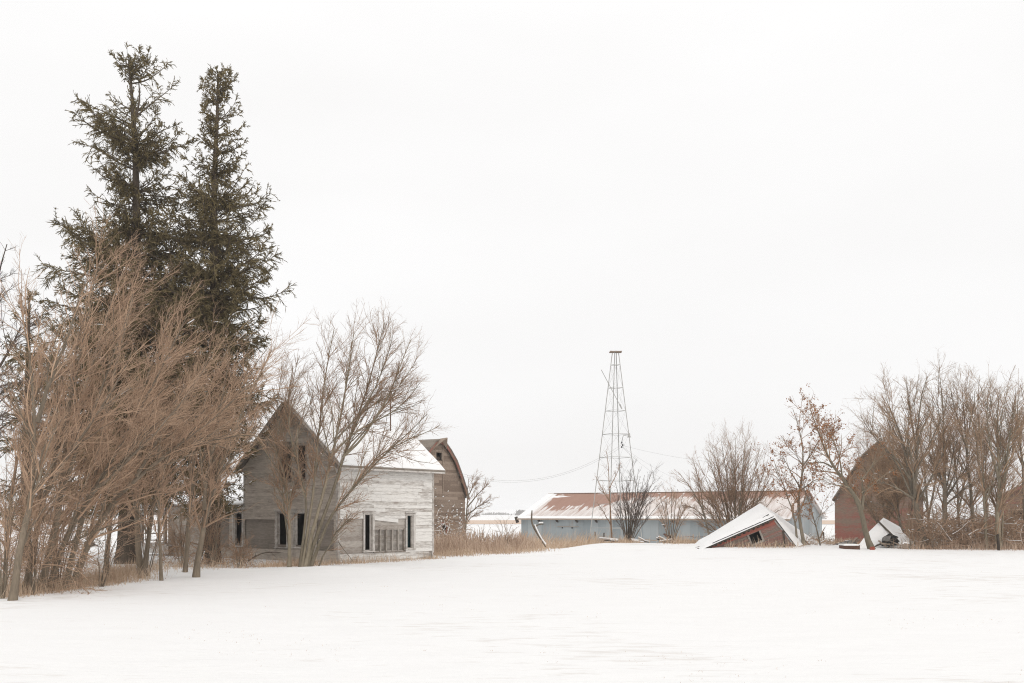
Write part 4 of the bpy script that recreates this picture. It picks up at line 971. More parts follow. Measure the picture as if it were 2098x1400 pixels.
thicket = [
 ('windswept tree with the stoutest trunk base nearest the camera at far left', 25.2, [([(24, 1232), (39, 1145), (57, 1063), (71, 964), (77, 866), (72, 790), (62, 720), (50, 640)], .105, .015, 1.5), ([(77, 866), (98, 790), (130, 710), (150, 640), (165, 590)], .06, .012, .8)], 101),
 ('slender windswept tree just right of the stoutest trunk', 27.5, [([(50, 1204), (66, 1128), (85, 1030), (118, 900), (142, 800), (160, 700), (178, 610)], .10, .015, 1.0), ([(85, 1030), (128, 950), (185, 880), (240, 800), (280, 720)], .06, .01, -.8)], 102),
 ('windswept tree with straight steep trunk, third from the left edge', 28.0, [([(82, 1198), (95, 1145), (115, 1080), (131, 997), (138, 866), (142, 790), (155, 700), (185, 600), (200, 540)], .11, .015, 1.2), ([(131, 997), (165, 900), (205, 800), (245, 690), (270, 600)], .06, .01, 1.5)], 103),
 ('windswept tree bending strongly to the right from the middle of the thicket', 28.4, [([(99, 1194), (121, 1122), (158, 1053), (184, 1017), (213, 964), (260, 880), (305, 800), (345, 710), (375, 650)], .10, .014, .5), ([(184, 1017), (250, 950), (320, 880), (390, 790)], .05, .01, -1)], 104),
 ('pale barked windswept tree with a split trunk near the snow edge', 29.0, [([(131, 1198), (145, 1148), (161, 1079), (184, 1023), (202, 930), (222, 820), (250, 700), (275, 610)], .10, .014, 1.4)], 105),
 ('windswept tree with the lowest sweeping trunk, arching towards the house', 29.6, [([(148, 1188), (164, 1145), (184, 1095), (230, 1023), (279, 977), (345, 928), (410, 879), (470, 830), (520, 780)], .12, .014, .3), ([(279, 977), (330, 890), (390, 800), (440, 730)], .06, .01, .8), ([(345, 928), (430, 905), (500, 890), (545, 900)], .045, .01, .3)], 106),
 ('forked tree standing right beside the tall spruce trunk', 34.0, [([(290, 1182), (283, 1122), (280, 1060), (277, 990), (290, 900), (312, 800), (338, 710)], .13, .014, .6), ([(292, 1176), (300, 1130), (306, 1060), (318, 1000), (340, 900), (378, 810), (430, 720)], .10, .012, -.4)], 107),
 ('tree with two upright forks standing in front of the lean-to', 34.4, [([(401, 1184), (407, 1115), (417, 1063), (433, 1023), (442, 985), (462, 930), (488, 860), (520, 790), (553, 720)], .12, .014, .5), ([(419, 1046), (417, 1004), (427, 964), (440, 900), (455, 820), (470, 740)], .08, .012, .8), ([(440, 985), (480, 930), (520, 880), (545, 840)], .05, .01, -.3)], 108),
 ('thin crooked tree between the thicket and the forked tree', 33.0, [([(331, 1180), (327, 1120), (322, 1060), (330, 980), (350, 900), (380, 820), (410, 760)], .06, .01, 1.)], 109),
 ('thin grey stem at the very left edge of the snow', 26.5, [([(8, 1222), (12, 1120), (20, 1040), (34, 940), (60, 850), (95, 770), (120, 690)], .07, .012, .6)], 110),
 ('background tree of the thicket with its trunk beside the tall spruce', 33.0, [([(215, 1182), (225, 1080), (240, 980), (270, 880), (305, 780), (335, 690), (350, 640)], .08, .012, 1.), ([(240, 980), (290, 900), (350, 830), (410, 770)], .05, .01, .3)], 111),
 ('background tree of the thicket behind the steep third trunk', 31.0, [([(105, 1190), (120, 1060), (140, 930), (175, 800), (210, 680), (240, 590), (255, 560)], .08, .012, 1.)], 112),
 ('upright dark stem in front of the porch', 36.0, [([(378, 1180), (385, 1100), (388, 1020), (392, 930), (410, 840), (440, 760), (470, 700)], .09, .012, 1.), ([(388, 1020), (420, 930), (465, 850), (515, 760), (545, 720)], .05, .01, .5)], 113),
]
wk = {101: .1, 102: .3, 103: .35, 104: .75, 105: .6, 106: 1.1, 107: .55, 108: .35, 109: .6, 110: .1, 111: .7, 112: .4, 113: .5}
for i, (lab, D, st, sd_) in enumerate(thicket):
    big = len(st) > 1
    bare_tree('windswept_tree', lab, D, st, thick(wk[sd_]), TB, TT, sd_, group=GT, limbs=tlimbs(wk[sd_]))
for k_, (lab, D, bx, by, tips) in enumerate((('leafless sucker shrub beside the stoutest trunk at the left edge', 25.8, 4, 1225, [(-25, 1000), (-8, 950), (8, 930), (24, 960), (40, 1000), (52, 1050), (-20, 1070)]),
        ('leafless sucker shrub between the second and third leaning trunks', 27.0, 66, 1205, [(48, 1010), (62, 960), (80, 930), (100, 960), (118, 1000), (90, 1050), (56, 1070)]),
        ('leafless sucker shrub behind the fourth and fifth leaning trunks', 30.0, 118, 1188, [(95, 1020), (110, 960), (135, 930), (158, 960), (175, 1010), (148, 1050)]),
        ('leafless sucker shrub hugging the forked tree by the tall spruce', 34.5, 300, 1180, [(280, 1040), (300, 1000), (322, 980), (345, 1010), (356, 1050)]),
        ('leafless sucker shrub right of the lowest sweeping trunk', 30.5, 205, 1190, [(190, 1080), (215, 1040), (240, 1030), (262, 1060), (275, 1090)]))):
    st = [([(bx + (tx - bx) * .06, by), (bx + (tx - bx) * .4, by + (ty - by) * .5), (tx, ty)], .018, .006, ((j * 37) % 7 - 3) * .12) for j, (tx, ty) in enumerate(tips)]
    bare_tree('shrub', lab, D, st, [LV(4, .4, 34, (.03, 0, .04), K=5, rr=.55, rtip=.005, lmax=.9, lmin=.25, t0=.2, per_m=True), LV(5, .5, 34, (.03, 0, .03), K=4, rtip=.004, lmax=.5, lmin=.2, rmax=.006, per_m=True), LV(4, .5, 32, (.02, 0, .02), K=3, rtip=.003, lmax=.3, rmax=.0045, per_m=True)], M['bark_tan'], M['twig_tan'], 280 + k_, 'shrub')
# grey bare tree leaning in from beyond the left edge
bare_tree('bare_tree', 'dark bare tree reaching in from the left edge of the photo', 36.0, [([(-78, 1185), (-72, 950), (-58, 850), (-15, 775), (25, 728), (45, 672)], .22, .02, 0), ([(-72, 950), (-66, 800), (-40, 680), (0, 580), (20, 500)], .13, .015, 1.0), ([(-72, 1000), (-30, 900), (10, 870), (60, 840)], .08, .012, -1), ([(-66, 900), (-20, 820), (30, 785), (90, 770)], .07, .012, .5), ([(-66, 800), (-60, 650), (-40, 560), (-15, 490)], .1, .012, -1)],
          [LV(10, .32, 40, (.02, 0, .04), K=6, t0=.3, rr=.5, rtip=.008, lmax=2.6), LV(8, .42, 34, (.03, 0, .03), K=5, t0=.15, rr=.6, rtip=.005, lmax=1.2, rmax=.013), LV(6, .5, 32, (.03, 0, .02), K=4, rtip=.004, t0=.15, lmax=.6, rmax=.007)], M['bark_dark'], M['twig_dark'], 151)

UP0 = np.array((0, 0, .06))
# multi-stemmed tree in front of the house
HT = np.array((.05, 0, .06))
bare_tree('multi_stem_tree', 'many stemmed bare tree fanning out in front of the grey gable', 40.4,
  [([(614, 1166), (620, 1094), (632, 1025), (620, 984), (603, 940), (590, 880), (588, 820), (600, 750)], 0.067, .012, -.6),
   ([(625, 1164), (639, 1094), (667, 1000), (673, 943), (689, 900), (702, 811), (712, 740), (722, 680)], 0.096, .014, -.3),
   ([(628, 1163), (651, 1079), (680, 1019), (702, 937), (730, 862), (752, 780), (772, 715), (785, 660)], 0.089, .013, .5),
   ([(634, 1160), (650, 1130), (676, 1050), (714, 1012), (746, 975), (793, 921), (830, 895), (858, 868), (876, 848)], 0.081, .012, -.8),
   ([(592, 1160), (596, 1094), (588, 1015), (585, 981), (574, 940), (562, 915)], 0.089, .03, -.2),
   ([(618, 1164), (634, 1063), (642, 1025), (648, 937), (651, 874), (660, 800), (672, 730), (682, 675)], 0.074, .012, .8),
   ([(673, 943), (712, 895), (770, 862), (815, 840), (845, 808), (858, 785)], 0.052, .012, -.5),
   ([(702, 937), (740, 905), (775, 850), (805, 790), (825, 730), (838, 700)], 0.052, .012, .4),
   ([(588, 1015), (570, 960), (575, 880), (590, 800), (610, 730)], 0.044, .01, .5),
   ([(702, 937), (760, 868), (812, 805), (842, 760), (858, 730)], 0.044, .01, .5), ([(730, 862), (772, 790), (797, 725), (808, 680)], 0.037, .01, -.5), ([(714, 1012), (770, 940), (828, 908), (875, 890), (900, 876)], 0.044, .01, .3),
   ([(596, 1094), (577, 980), (567, 900), (572, 820), (582, 750)], 0.037, .01, -.4), ([(689, 900), (735, 850), (790, 815), (828, 790)], 0.037, .01, .6),
   ([(650, 1130), (690, 1085), (712, 1065)], 0.037, .02, -.4)],
  [LV(2.7, .29, 36, HT * .5, K=6, t0=.32, sd=12, wander=.10, rr=.45, rtip=.007, lmin=.5, lmax=1.6, taper=.45, per_m=True), LV(6.2, .42, 33, HT * .5, K=5, t0=.12, sd=12, wander=.12, rr=.62, rtip=.0048, lmin=.3, lmax=1.2, rmax=.012, per_m=True), LV(5.6, .5, 32, HT * .4, K=4, t0=.15, sd=12, wander=.12, rr=.7, rtip=.0033, lmin=.2, lmax=.65, rmax=.007, per_m=True)], M['bark_olive'], M['twig_brown'], 201, snow=26, limbs=LV(6, .42, 24, HT * .2, t0=.33, t1=.78, rr=.55, rtip=.009, lmin=1., lmax=3.0, wander=.05))

for k_, (lab, D, bx, by, tips) in enumerate((('brown shrub crowding the left window of the lean-to', 41.0, 436, 1164, [(412, 1040), (420, 1000), (432, 985), (446, 1000), (456, 1030), (460, 1070), (405, 1075), (440, 1040)]),
        ('dark shrub in front of the porch end of the lean-to', 40.0, 372, 1165, [(345, 1050), (358, 1010), (372, 990), (388, 1015), (400, 1045), (350, 1085), (392, 1080)]),
        ('low bristly shrub at the snow edge left of the gable panel', 39.6, 490, 1160, [(465, 1115), (478, 1105), (492, 1108), (508, 1106), (520, 1118), (500, 1112)]))):
    st = [([(bx + (tx - bx) * .06, by), (bx + (tx - bx) * .4, by + (ty - by) * .5), (tx, ty)], .022, .007, ((j * 37) % 7 - 3) * .15) for j, (tx, ty) in enumerate(tips)]
    bare_tree('shrub', lab, D, st, [LV(9, .4, 34, UP0 * .6, K=5, rr=.55, rtip=.005, lmax=1.0, t0=.2), LV(6, .5, 32, UP0 * .4, K=4, rtip=.004, lmax=.6, rmax=.007), LV(3.5, .5, 30, UP0 * .2, K=3, rtip=.0035, lmax=.35, rmax=.005)], M['bark_grey'], M['twig_brown'], 260 + k_, 'shrub')
# tree at the barn corner
bare_tree('bare_tree', 'small bare tree growing out of the grey barn corner', 70.0,
  [([(950, 1100), (955, 1065), (957, 1040), (956, 1005), (960, 980)], .10, .012, 0), ([(957, 1055), (975, 1042), (995, 1030), (1008, 1022)], .06, .012, -.5), ([(957, 1040), (975, 1018), (992, 1002), (1002, 992)], .06, .012, .4), ([(957, 1020), (970, 995), (980, 978)], .05, .01, .2), ([(953, 1075), (966, 1060), (985, 1052)], .05, .01, .2)],
  [LV(9, .5, 38, (.03, 0, .04), K=5, rr=.55, rtip=.008, lmax=1.5, t0=.25), LV(8, .5, 34, (.03, 0, .03), K=4, rr=.6, rtip=.006, lmax=.8, rmax=.012), LV(4, .55, 32, (.02, 0, .02), K=3, rtip=.005, lmax=.45, rmax=.008)], M['bark_grey'], M['twig_brown'], 211, snow=14)

for k_, (lab, bx, by, tips) in enumerate((('thin reddish shrub among the tall weeds near the shed corner', 1035, 1120, [(1015, 1075), (1025, 1062), (1038, 1066), (1050, 1072), (1060, 1080)]), ('thin reddish shrub among the tall weeds beside the barn tree', 988, 1124, [(965, 1085), (978, 1075), (992, 1072), (1004, 1080)]))):
    bare_tree('shrub', lab, 62.0, [([(bx + (tx - bx) * .06, by), (bx + (tx - bx) * .4, by + (ty - by) * .5), (tx, ty)], .02, .008, 0) for tx, ty in tips],
              [LV(4, .4, 34, (0, 0, .04), K=5, rr=.6, rtip=.006, lmax=.9, lmin=.3, t0=.2, per_m=True), LV(4, .5, 34, (0, 0, .03), K=4, rtip=.005, lmax=.5, lmin=.2, rmax=.008, per_m=True), LV(2, .5, 32, (0, 0, .02), K=3, rtip=.004, lmax=.3, rmax=.006, per_m=True)], M['bark_grey'], M['twig_brown'], 290 + k_, 'shrub')
# tower shrubs
UP = np.array((0, 0, .06))
bare_tree('thin_tree', 'thin orange brown tree growing inside the steel tower', 68.0, [([(1254, 1108), (1251, 1060), (1249, 1015), (1247, 960), (1242, 925)], .08, .012, 0), ([(1251, 1075), (1235, 1045), (1222, 1030)], .04, .01, -.5), ([(1250, 1030), (1232, 1000), (1220, 975)], .04, .01, .4), ([(1249, 1000), (1262, 975), (1270, 950)], .035, .01, .2)],
  [LV(8, .22, 48, UP * .7, K=5, rr=.5, rtip=.008, lmax=1.6, t0=.25), LV(4, .5, 36, UP * .5, K=4, rtip=.006, lmax=.7, rmax=.011), LV(2.5, .5, 34, UP * .3, K=3, rtip=.005, lmax=.4, rmax=.008)], m_bark('bark_rusty', (.20, .13, .085), (.33, .22, .15)), M['twig_brown'], 221)
fan = lambda bx, by, tips, r0, mid=.5: [([(bx + (tx - bx) * .06 + k * .0, by), (bx + (tx - bx) * .35 * mid / .5, by + (ty - by) * .5), (tx, ty)], r0, .01, ((k * 37) % 7 - 3) * .25) for k, (tx, ty) in enumerate(tips)]
bare_tree('shrub', 'dense dark bare shrub standing under the right leg of the tower', 67.0, fan(1287, 1110, [(1262, 985), (1272, 968), (1283, 975), (1292, 962), (1302, 975), (1312, 962), (1322, 972), (1334, 965), (1340, 985), (1346, 1005), (1255, 1010), (1278, 1000), (1308, 990), (1326, 1000), (1350, 1030), (1252, 1030)], .04, .66),
  [LV(9, .3, 28, UP, K=5, rr=.55, rtip=.008, lmax=1.2, t0=.25), LV(5, .5, 26, UP, K=4, rtip=.006, lmax=.7, rmax=.011), LV(3, .5, 26, UP, K=3, rtip=.005, lmax=.4, rmax=.008)], M['bark_dark'], M['twig_dark'], 222, 'shrub')
bare_tree('round_shrub', 'small round topped bare tree between the dark shrub and the plank heap', 67.5, fan(1376, 1103, [(1343, 1030), (1352, 1012), (1364, 1003), (1376, 998), (1388, 1003), (1400, 1012), (1410, 1030), (1344, 1056), (1408, 1056)], .045, .72),
  [LV(9, .34, 34, UP * .6, K=5, rr=.55, rtip=.008, lmax=1.0, t0=.3), LV(5, .5, 30, UP * .5, K=4, rtip=.006, lmax=.6, rmax=.011), LV(3, .5, 28, UP * .5, K=3, rtip=.005, lmax=.35, rmax=.008)], M['bark_tan'], M['twig_tan'], 223, 'shrub', snow=10)
bare_tree('bare_tree', 'slim bare tree leaning left in front of the long shed', 66.0, [([(1456, 1114), (1450, 1080), (1441, 1045), (1426, 1015), (1408, 990), (1392, 968)], .09, .01, 0), ([(1441, 1045), (1436, 1000), (1428, 965), (1420, 940)], .05, .01, .6), ([(1446, 1060), (1420, 1040), (1400, 1035)], .04, .01, -.4)],
  [LV(12, .3, 36, UP * .7, K=5, rr=.5, rtip=.008, lmax=1.6, t0=.3), LV(6, .5, 32, UP * .5, K=4, rtip=.006, lmax=.8, rmax=.011), LV(4, .5, 30, UP * .4, K=3, rtip=.005, lmax=.45, rmax=.008)], M['bark_grey'], M['twig_brown'], 224)
bare_tree('round_tree', 'broad round crowned bare tree rising behind the collapsed shed', 66.0, fan(1508, 1118, [(1428, 985), (1436, 955), (1448, 930), (1462, 915), (1478, 905), (1494, 900), (1510, 898), (1526, 903), (1542, 908), (1558, 922), (1572, 945), (1582, 975), (1590, 1010), (1418, 1012), (1500, 940), (1530, 950), (1470, 950), (1412, 1045), (1600, 1042), (1424, 1068), (1592, 1068), (1450, 1000), (1565, 1000)], .065, .72),
  [LV(2.4, .36, 28, UP * .7, K=6, rr=.55, rtip=.009, lmax=1.8, lmin=.5, t0=.25, taper=.35, per_m=True), LV(5.0, .45, 30, UP * .6, K=5, rtip=.006, lmax=1.1, lmin=.35, rmax=.012, t0=.15, per_m=True), LV(3.8, .5, 30, UP * .5, K=4, rtip=.005, lmax=.6, lmin=.2, rmax=.009, per_m=True)], M['bark_grey'], M['twig_brown'], 225)
# leafy oaks
OL = LV(3.5, .5, 34, UP * .2, t0=.3, t1=.9, rr=.5, rtip=.010, lmin=.8, lmax=2.6, wander=.10)
OK = [LV(2.3, .36, 44, UP * .3, K=6, t0=.25, rr=.55, rtip=.009, lmax=2.1, lmin=.5, wander=.13, taper=.3, per_m=True), LV(3.8, .5, 40, UP * .2, K=5, wander=.14, rtip=.006, lmax=1.0, lmin=.3, rmax=.012, t0=.15, per_m=True), LV(3.2, .5, 38, UP * .1, K=4, rtip=.005, lmax=.5, lmin=.18, rmax=.009, per_m=True)]
bare_tree('oak_tree', 'small oak with clinging orange leaves right of the collapsed shed', 59.5, [([(1648, 1122), (1642, 1072), (1632, 1048), (1640, 1005), (1645, 955), (1646, 915), (1634, 870), (1622, 838)], .12, .012, .4), ([(1635, 1124), (1631, 1085), (1627, 1055), (1612, 1015), (1598, 975), (1585, 940)], .08, .01, -.4), ([(1683, 1124), (1672, 1080), (1662, 1045), (1650, 1008), (1640, 985)], .05, .01, -.6), ([(1645, 955), (1665, 925), (1680, 900)], .05, .01, .4), ([(1640, 1005), (1670, 985), (1695, 985)], .05, .01, -.4), ([(1640, 1000), (1615, 960), (1600, 930)], .05, .01, .5)],
  OK, M['bark_grey'], M['twig_brown'], 231, leaves=2200, snow=12, limbs=OL)
bare_tree('oak_tree', 'oak with curved trunk leaning left across the big red barn', 57.8, [([(1788, 1127), (1774, 1103), (1766, 1064), (1765, 1034), (1750, 1010), (1726, 980), (1705, 958), (1693, 935), (1676, 885), (1658, 840)], .20, .014, -.6), ([(1705, 958), (1690, 947), (1672, 944), (1650, 950)], .06, .01, -.3), ([(1766, 1045), (1766, 1000), (1763, 975)], .12, .03, .2), ([(1726, 980), (1720, 940), (1705, 900), (1698, 870)], .06, .01, .5), ([(1763, 1030), (1745, 1000), (1728, 996), (1690, 992)], .05, .01, -1.), ([(1765, 985), (1790, 950), (1800, 915)], .04, .01, .3), ([(1765, 1010), (1800, 985), (1830, 965)], .05, .01, -.5)],
  OK, M['bark_olive'], M['twig_brown'], 232, leaves=2700, snow=16, limbs=OL)
# tall trees at right
RT = [LV(1.9, .36, 36, UP * .45, K=6, t0=.2, sd=12, rr=.55, rtip=.009, lmax=2.7, lmin=.7, wander=.09, taper=.3, per_m=True), LV(4.8, .44, 34, UP * .45, K=5, t0=.12, sd=12, wander=.11, rtip=.0065, lmax=1.4, lmin=.4, rmax=.014, per_m=True), LV(3.8, .5, 34, UP * .3, K=4, t0=.15, sd=12, wander=.12, rtip=.005, lmax=.75, lmin=.25, rmax=.0095, per_m=True)]
RL = LV(7, .55, 22, UP * .35, t0=.22, t1=.8, rr=.5, rtip=.011, lmin=1.4, lmax=5.0, wander=.06, taper=.5)
M['twig_warm'] = m_bark('twig_warm', (.28, .187, .122), (.45, .315, .215))
RB, RW = M['bark_grey'], M['twig_warm']; GR = 'tall bare trees at the right'
rts = [
 ('tall bare tree with thick slanting trunk right of the fallen roof', 60.0, [([(1898, 1128), (1888, 1085), (1880, 1050), (1872, 1022), (1866, 985), (1855, 920), (1838, 870), (1815, 815)], .26, .014, .5), ([(1874, 1020), (1879, 940), (1882, 850), (1889, 800), (1900, 772)], .13, .012, -.6), ([(1866, 985), (1845, 950), (1815, 920), (1785, 890), (1762, 850)], .08, .012, -.5), ([(1880, 940), (1868, 870), (1860, 810), (1856, 775)], .08, .012, .5), ([(1872, 1022), (1835, 1000), (1795, 985), (1760, 960)], .07, .012, -.9)], 241),
 ('bare tree with a pair of boughs rising right, between two tall trunks', 61.5, [([(1937, 1128), (1935, 1010), (1931, 920), (1929, 870), (1932, 815), (1925, 785)], .20, .012, .3), ([(1938, 1020), (1960, 985), (1980, 960), (1992, 930)], .09, .012, -.5), ([(1934, 1000), (1915, 940), (1905, 880), (1912, 830)], .08, .012, .6), ([(1938, 1035), (1968, 1005), (2000, 985)], .07, .012, -.5)], 242),
 ('tall slender bare tree with wavy trunk left of the forked olive one', 62.0, [([(1999, 1128), (1995, 1080), (1991, 1010), (1984, 950), (1981, 890), (1974, 820), (1972, 785)], .15, .012, .3), ([(1983, 930), (1970, 880), (1955, 830), (1950, 795)], .08, .012, .5), ([(1982, 890), (1995, 840), (2000, 800)], .06, .012, -.5)], 243),
 ('forked olive barked bare tree near the right edge', 58.5, [([(2046, 1132), (2044, 1070), (2047, 1010), (2046, 950), (2040, 880), (2046, 815)], .20, .013, .2), ([(2047, 1020), (2061, 975), (2074, 880), (2084, 810)], .11, .012, -.6), ([(2022, 1130), (2018, 1050), (2014, 960), (2004, 870), (2006, 800)], .10, .012, .6), ([(2046, 980), (2030, 920), (2022, 850), (2025, 800)], .08, .012, -.4), ([(2052, 1130), (2056, 1040), (2060, 960), (2058, 880)], .07, .012, .8)], 244),
 ('dark bare tree leaning over the right edge of the photo', 60.0, [([(2100, 1132), (2100, 1040), (2096, 950), (2086, 890), (2078, 840), (2088, 800)], .16, .012, 0), ([(2098, 960), (2112, 890), (2106, 800)], .08, .012, .4)], 245),
 ('bushy bare tree in front of the big red barn, behind the fallen roof', 64.0, [([(1858, 1128), (1848, 1085), (1836, 1050), (1815, 1010), (1795, 970)], .11, .012, 0), ([(1850, 1128), (1842, 1060), (1838, 1000), (1830, 940), (1828, 880)], .09, .012, .5), ([(1846, 1090), (1870, 1040), (1885, 990)], .06, .012, -.5)], 246)]
rts += [
 ('background bare tree rising behind the roof of the big red barn', 70.0, [([(1905, 1120), (1900, 1020), (1890, 930), (1880, 890), (1876, 860)], .13, .012, 0), ([(1902, 1060), (1918, 980), (1924, 900), (1918, 840)], .09, .012, .6), ([(1900, 1030), (1860, 960), (1830, 900), (1812, 850)], .08, .012, -.5)], 247),
 ('background bare tree filling the gap right of the paired boughs', 70.0, [([(1968, 1120), (1962, 1020), (1955, 930), (1950, 895), (1945, 865)], .12, .012, 0), ([(1964, 1050), (1980, 960), (1992, 890), (1996, 840)], .08, .012, .6)], 248),
 ('background bare tree between the wavy trunk and the forked olive one', 71.0, [([(2026, 1120), (2022, 1020), (2020, 940), (2026, 900), (2028, 870)], .12, .012, 0), ([(2024, 1040), (2005, 960), (1998, 890), (1996, 840)], .08, .012, .6)], 249),
 ('low spreading bare tree veiling the front of the big red barn', 66.0, [([(1822, 1120), (1816, 1060), (1806, 1010), (1792, 960), (1780, 920)], .10, .012, 0), ([(1818, 1075), (1838, 1020), (1852, 970), (1858, 930)], .08, .012, .5), ([(1820, 1090), (1790, 1050), (1765, 1020), (1748, 995)], .07, .012, -.4), ([(1816, 1050), (1822, 980), (1824, 930), (1820, 895)], .07, .012, .3)], 251)]
for lab, D, st, sd_ in rts: bare_tree('bare_tree', lab, D, st, RT if sd_ not in (246, 251) else [{**RT[0], 'n': 3.2}, {**RT[1], 'n': 6.2}, RT[2]], M['bark_olive'] if sd_ == 244 else RB, RW, sd_, group=GR, snow=26, limbs=RL)

for k_, (lab, D, bx, tips) in enumerate((('leafless shrub just right of the thick slanting trunk', 59.0, 1915, [(1895, 1065), (1908, 1040), (1922, 1030), (1936, 1050), (1946, 1075)]), ('leafless shrub under the wavy slender trunk', 60.5, 1972, [(1950, 1060), (1965, 1030), (1980, 1025), (1998, 1050), (2010, 1070)]),
        ('leafless shrub between the forked olive trunk and the right edge', 59.5, 2074, [(2055, 1070), (2068, 1040), (2082, 1030), (2096, 1050)]), ('leafless shrub right beside the sawn log end', 59.0, 1868, [(1852, 1075), (1862, 1050), (1875, 1040), (1888, 1065)]))):
    st = [([(bx + (tx - bx) * .06, 1130), (bx + (tx - bx) * .4, 1130 + (ty - 1130) * .5), (tx, ty)], .028, .008, ((j * 37) % 7 - 3) * .15) for j, (tx, ty) in enumerate(tips)]
    bare_tree('shrub', lab, D, st, [LV(4, .4, 36, (0, 0, .03), K=5, rr=.6, rtip=.006, lmax=1.2, lmin=.3, t0=.15, per_m=True), LV(4.5, .5, 36, (0, 0, .02), K=4, rtip=.005, lmax=.7, lmin=.2, rmax=.009, per_m=True), LV(3, .5, 34, (0, 0, .02), K=3, rtip=.004, lmax=.4, rmax=.007, per_m=True)], M['bark_grey'], M['twig_warm'], 310 + k_, 'shrub', snow=6)

# ------------------------------------------------------------------ broken dead trunk
def dead_trunk():
    D = 65.0; b = at(1114, 1119, D); O = Vector((b.x, D, g1(b.x, D))); root = thing('broken_trunk', 'broken dead tree trunk with snowy fork among the tall grass', 'tree', O); rg = np.random.default_rng(4)
    g = Geo(); P = interp_poly([[*at(x, y, D)] for x, y in ((1090, 1046), (1089, 1062), (1088, 1072), (1096, 1085), (1106, 1103), (1118, 1121))], 12); g.tubes(P[None], np.interp(np.linspace(0, 1, 12), [0, .12, .45, 1], [.035, .055, .065, .04])[None], 8, rg)
    P = interp_poly([[*at(x, y, D)] for x, y in ((1096, 1080), (1104, 1074), (1114, 1074))], 6); g.tubes(P[None], np.linspace(.06, .03, 6)[None], 6, rg); g.build('trunk', M['bark_tan'], root, O)
    g = Geo(); P = interp_poly([[*(at(x, y, D) + Vector((.05, -.05, .05)))] for x, y in ((1094, 1076), (1098, 1086), (1106, 1102), (1117, 1117))], 10); g.tubes(P[None], np.full((1, 10), .045), 6, rg)
    P = interp_poly([[*(at(x, y, D) + Vector((0, -.02, .06)))] for x, y in ((1104, 1073), (1113, 1073))], 4); g.tubes(P[None], np.full((1, 4), .05), 6, rg); g.build('snow', M['cap'], root, O)
dead_trunk()

# ------------------------------------------------------------------ grass, weeds, brush
def blades(name, label, pts, hgt, mat, seed, lean=(.0, 0), wdt=.008, cat='grass', curve=.35, heads=0.):
    rg = np.random.default_rng(seed); N = len(pts); x, y = pts[:, 0], pts[:, 1]; z = gz(x, y) - .02
    h = hgt * rg.uniform(.4, 1.2, N) * (pts[:, 2] if pts.shape[1] > 2 else 1)
    d = np.stack([rg.normal(lean[0], .28, N), rg.normal(lean[1], .28, N), np.ones(N)], -1); d /= np.linalg.norm(d, axis=1, keepdims=True)
    b = np.stack([x, y, z], -1); c = np.stack([rg.normal(lean[0], curve, N), rg.normal(0, curve, N), np.zeros(N)], -1)
    p1 = b + d * (h * .55)[:, None]; p2 = p1 + (d * .45 + c * .25) * h[:, None]
    a = rg.uniform(0, math.pi, N); s = np.stack([np.cos(a), np.sin(a) * .6, np.zeros(N)], -1) * (wdt * rg.uniform(.6, 1.4, N))[:, None]
    V = np.stack([b - s, b + s, p1 + s * .8, p1 - s * .8, p2 + s * (.25 + heads), p2 - s * (.25 + heads)], 1).reshape(-1, 3); k = np.arange(N)[:, None] * 6
    q = np.concatenate([k + np.array([[0, 1, 2, 3]]), k + np.array([[3, 2, 4, 5]])])
    g = Geo(); g.add(V, q, np.repeat(rg.random(N), 6)); o = g.build(name, mat, smooth=False); tag(o, label, cat, kind='stuff'); return o

def patch(rg, n, px0, px1, Dlo, Dhi, clump=.35, nc=60):
    """random spots inside a wedge of ground, gathered in clumps"""
    cpx = rg.uniform(px0, px1, nc); cD = np.interp(cpx, np.linspace(px0, px1, len(Dlo)), Dlo); eD = np.interp(cpx, np.linspace(px0, px1, len(Dhi)), Dhi); D = rg.uniform(cD, eD)
    i = np.minimum((nc * rg.random(n) ** 1.5).astype(int), nc - 1); hf = rg.uniform(.2, 1.0, nc) ** 1.3 * 1.4; x = ax(cpx, D)[i] + rg.normal(0, clump, n); y = D[i] + rg.normal(0, clump, n); return np.stack([x, y, hf[i]], -1)
rg = np.random.default_rng(77)
p = np.concatenate([patch(rg, 4600, 0, 260, [25.5, 28.5, 32], [28, 31, 36], .3, 120), patch(rg, 2600, 130, 300, [30, 33], [33, 37], .35, 60), patch(rg, 900, 250, 520, [34.8, 36.5, 39], [36.5, 39, 42], .35, 40)])
blades('dead_grass', 'tan dead grass along the snow edge under the leaning thicket', p, .42, M['grass'], 1, wdt=.007)
p = np.concatenate([patch(rg, 2600, 560, 905, [41, 43, 48.5], [41.8, 44.0, 49.2], .3, 80), patch(rg, 900, 540, 640, [40.5, 41], [41.5, 43], .3, 25)])
blades('dead_grass', 'short dead grass along the foot of the farmhouse walls', p, .30, M['grass'], 2, wdt=.008)
p = patch(rg, 5200, 893, 1075, [53, 55, 59], [72, 72, 70], .6, 130)
blades('tall_weeds', 'tall brown weeds between the grey barn and the long shed', p, .85, M['weed'], 3, wdt=.014, heads=.5, cat='weeds')
p = patch(rg, 2400, 893, 1110, [50.5, 54, 59], [53, 58, 64], .6, 60)
blades('dead_grass', 'sparse grass tips poking through snow in front of the tall weeds', p, .38, M['grass'], 4, wdt=.010)
p = patch(rg, 5000, 1060, 1235, [67, 67, 68], [95, 90, 78], .7, 130)
blades('dead_grass', 'blown tan grass in front of the pale blue wall', p, .95, M['grass'], 5, lean=(.25, 0), wdt=.014)
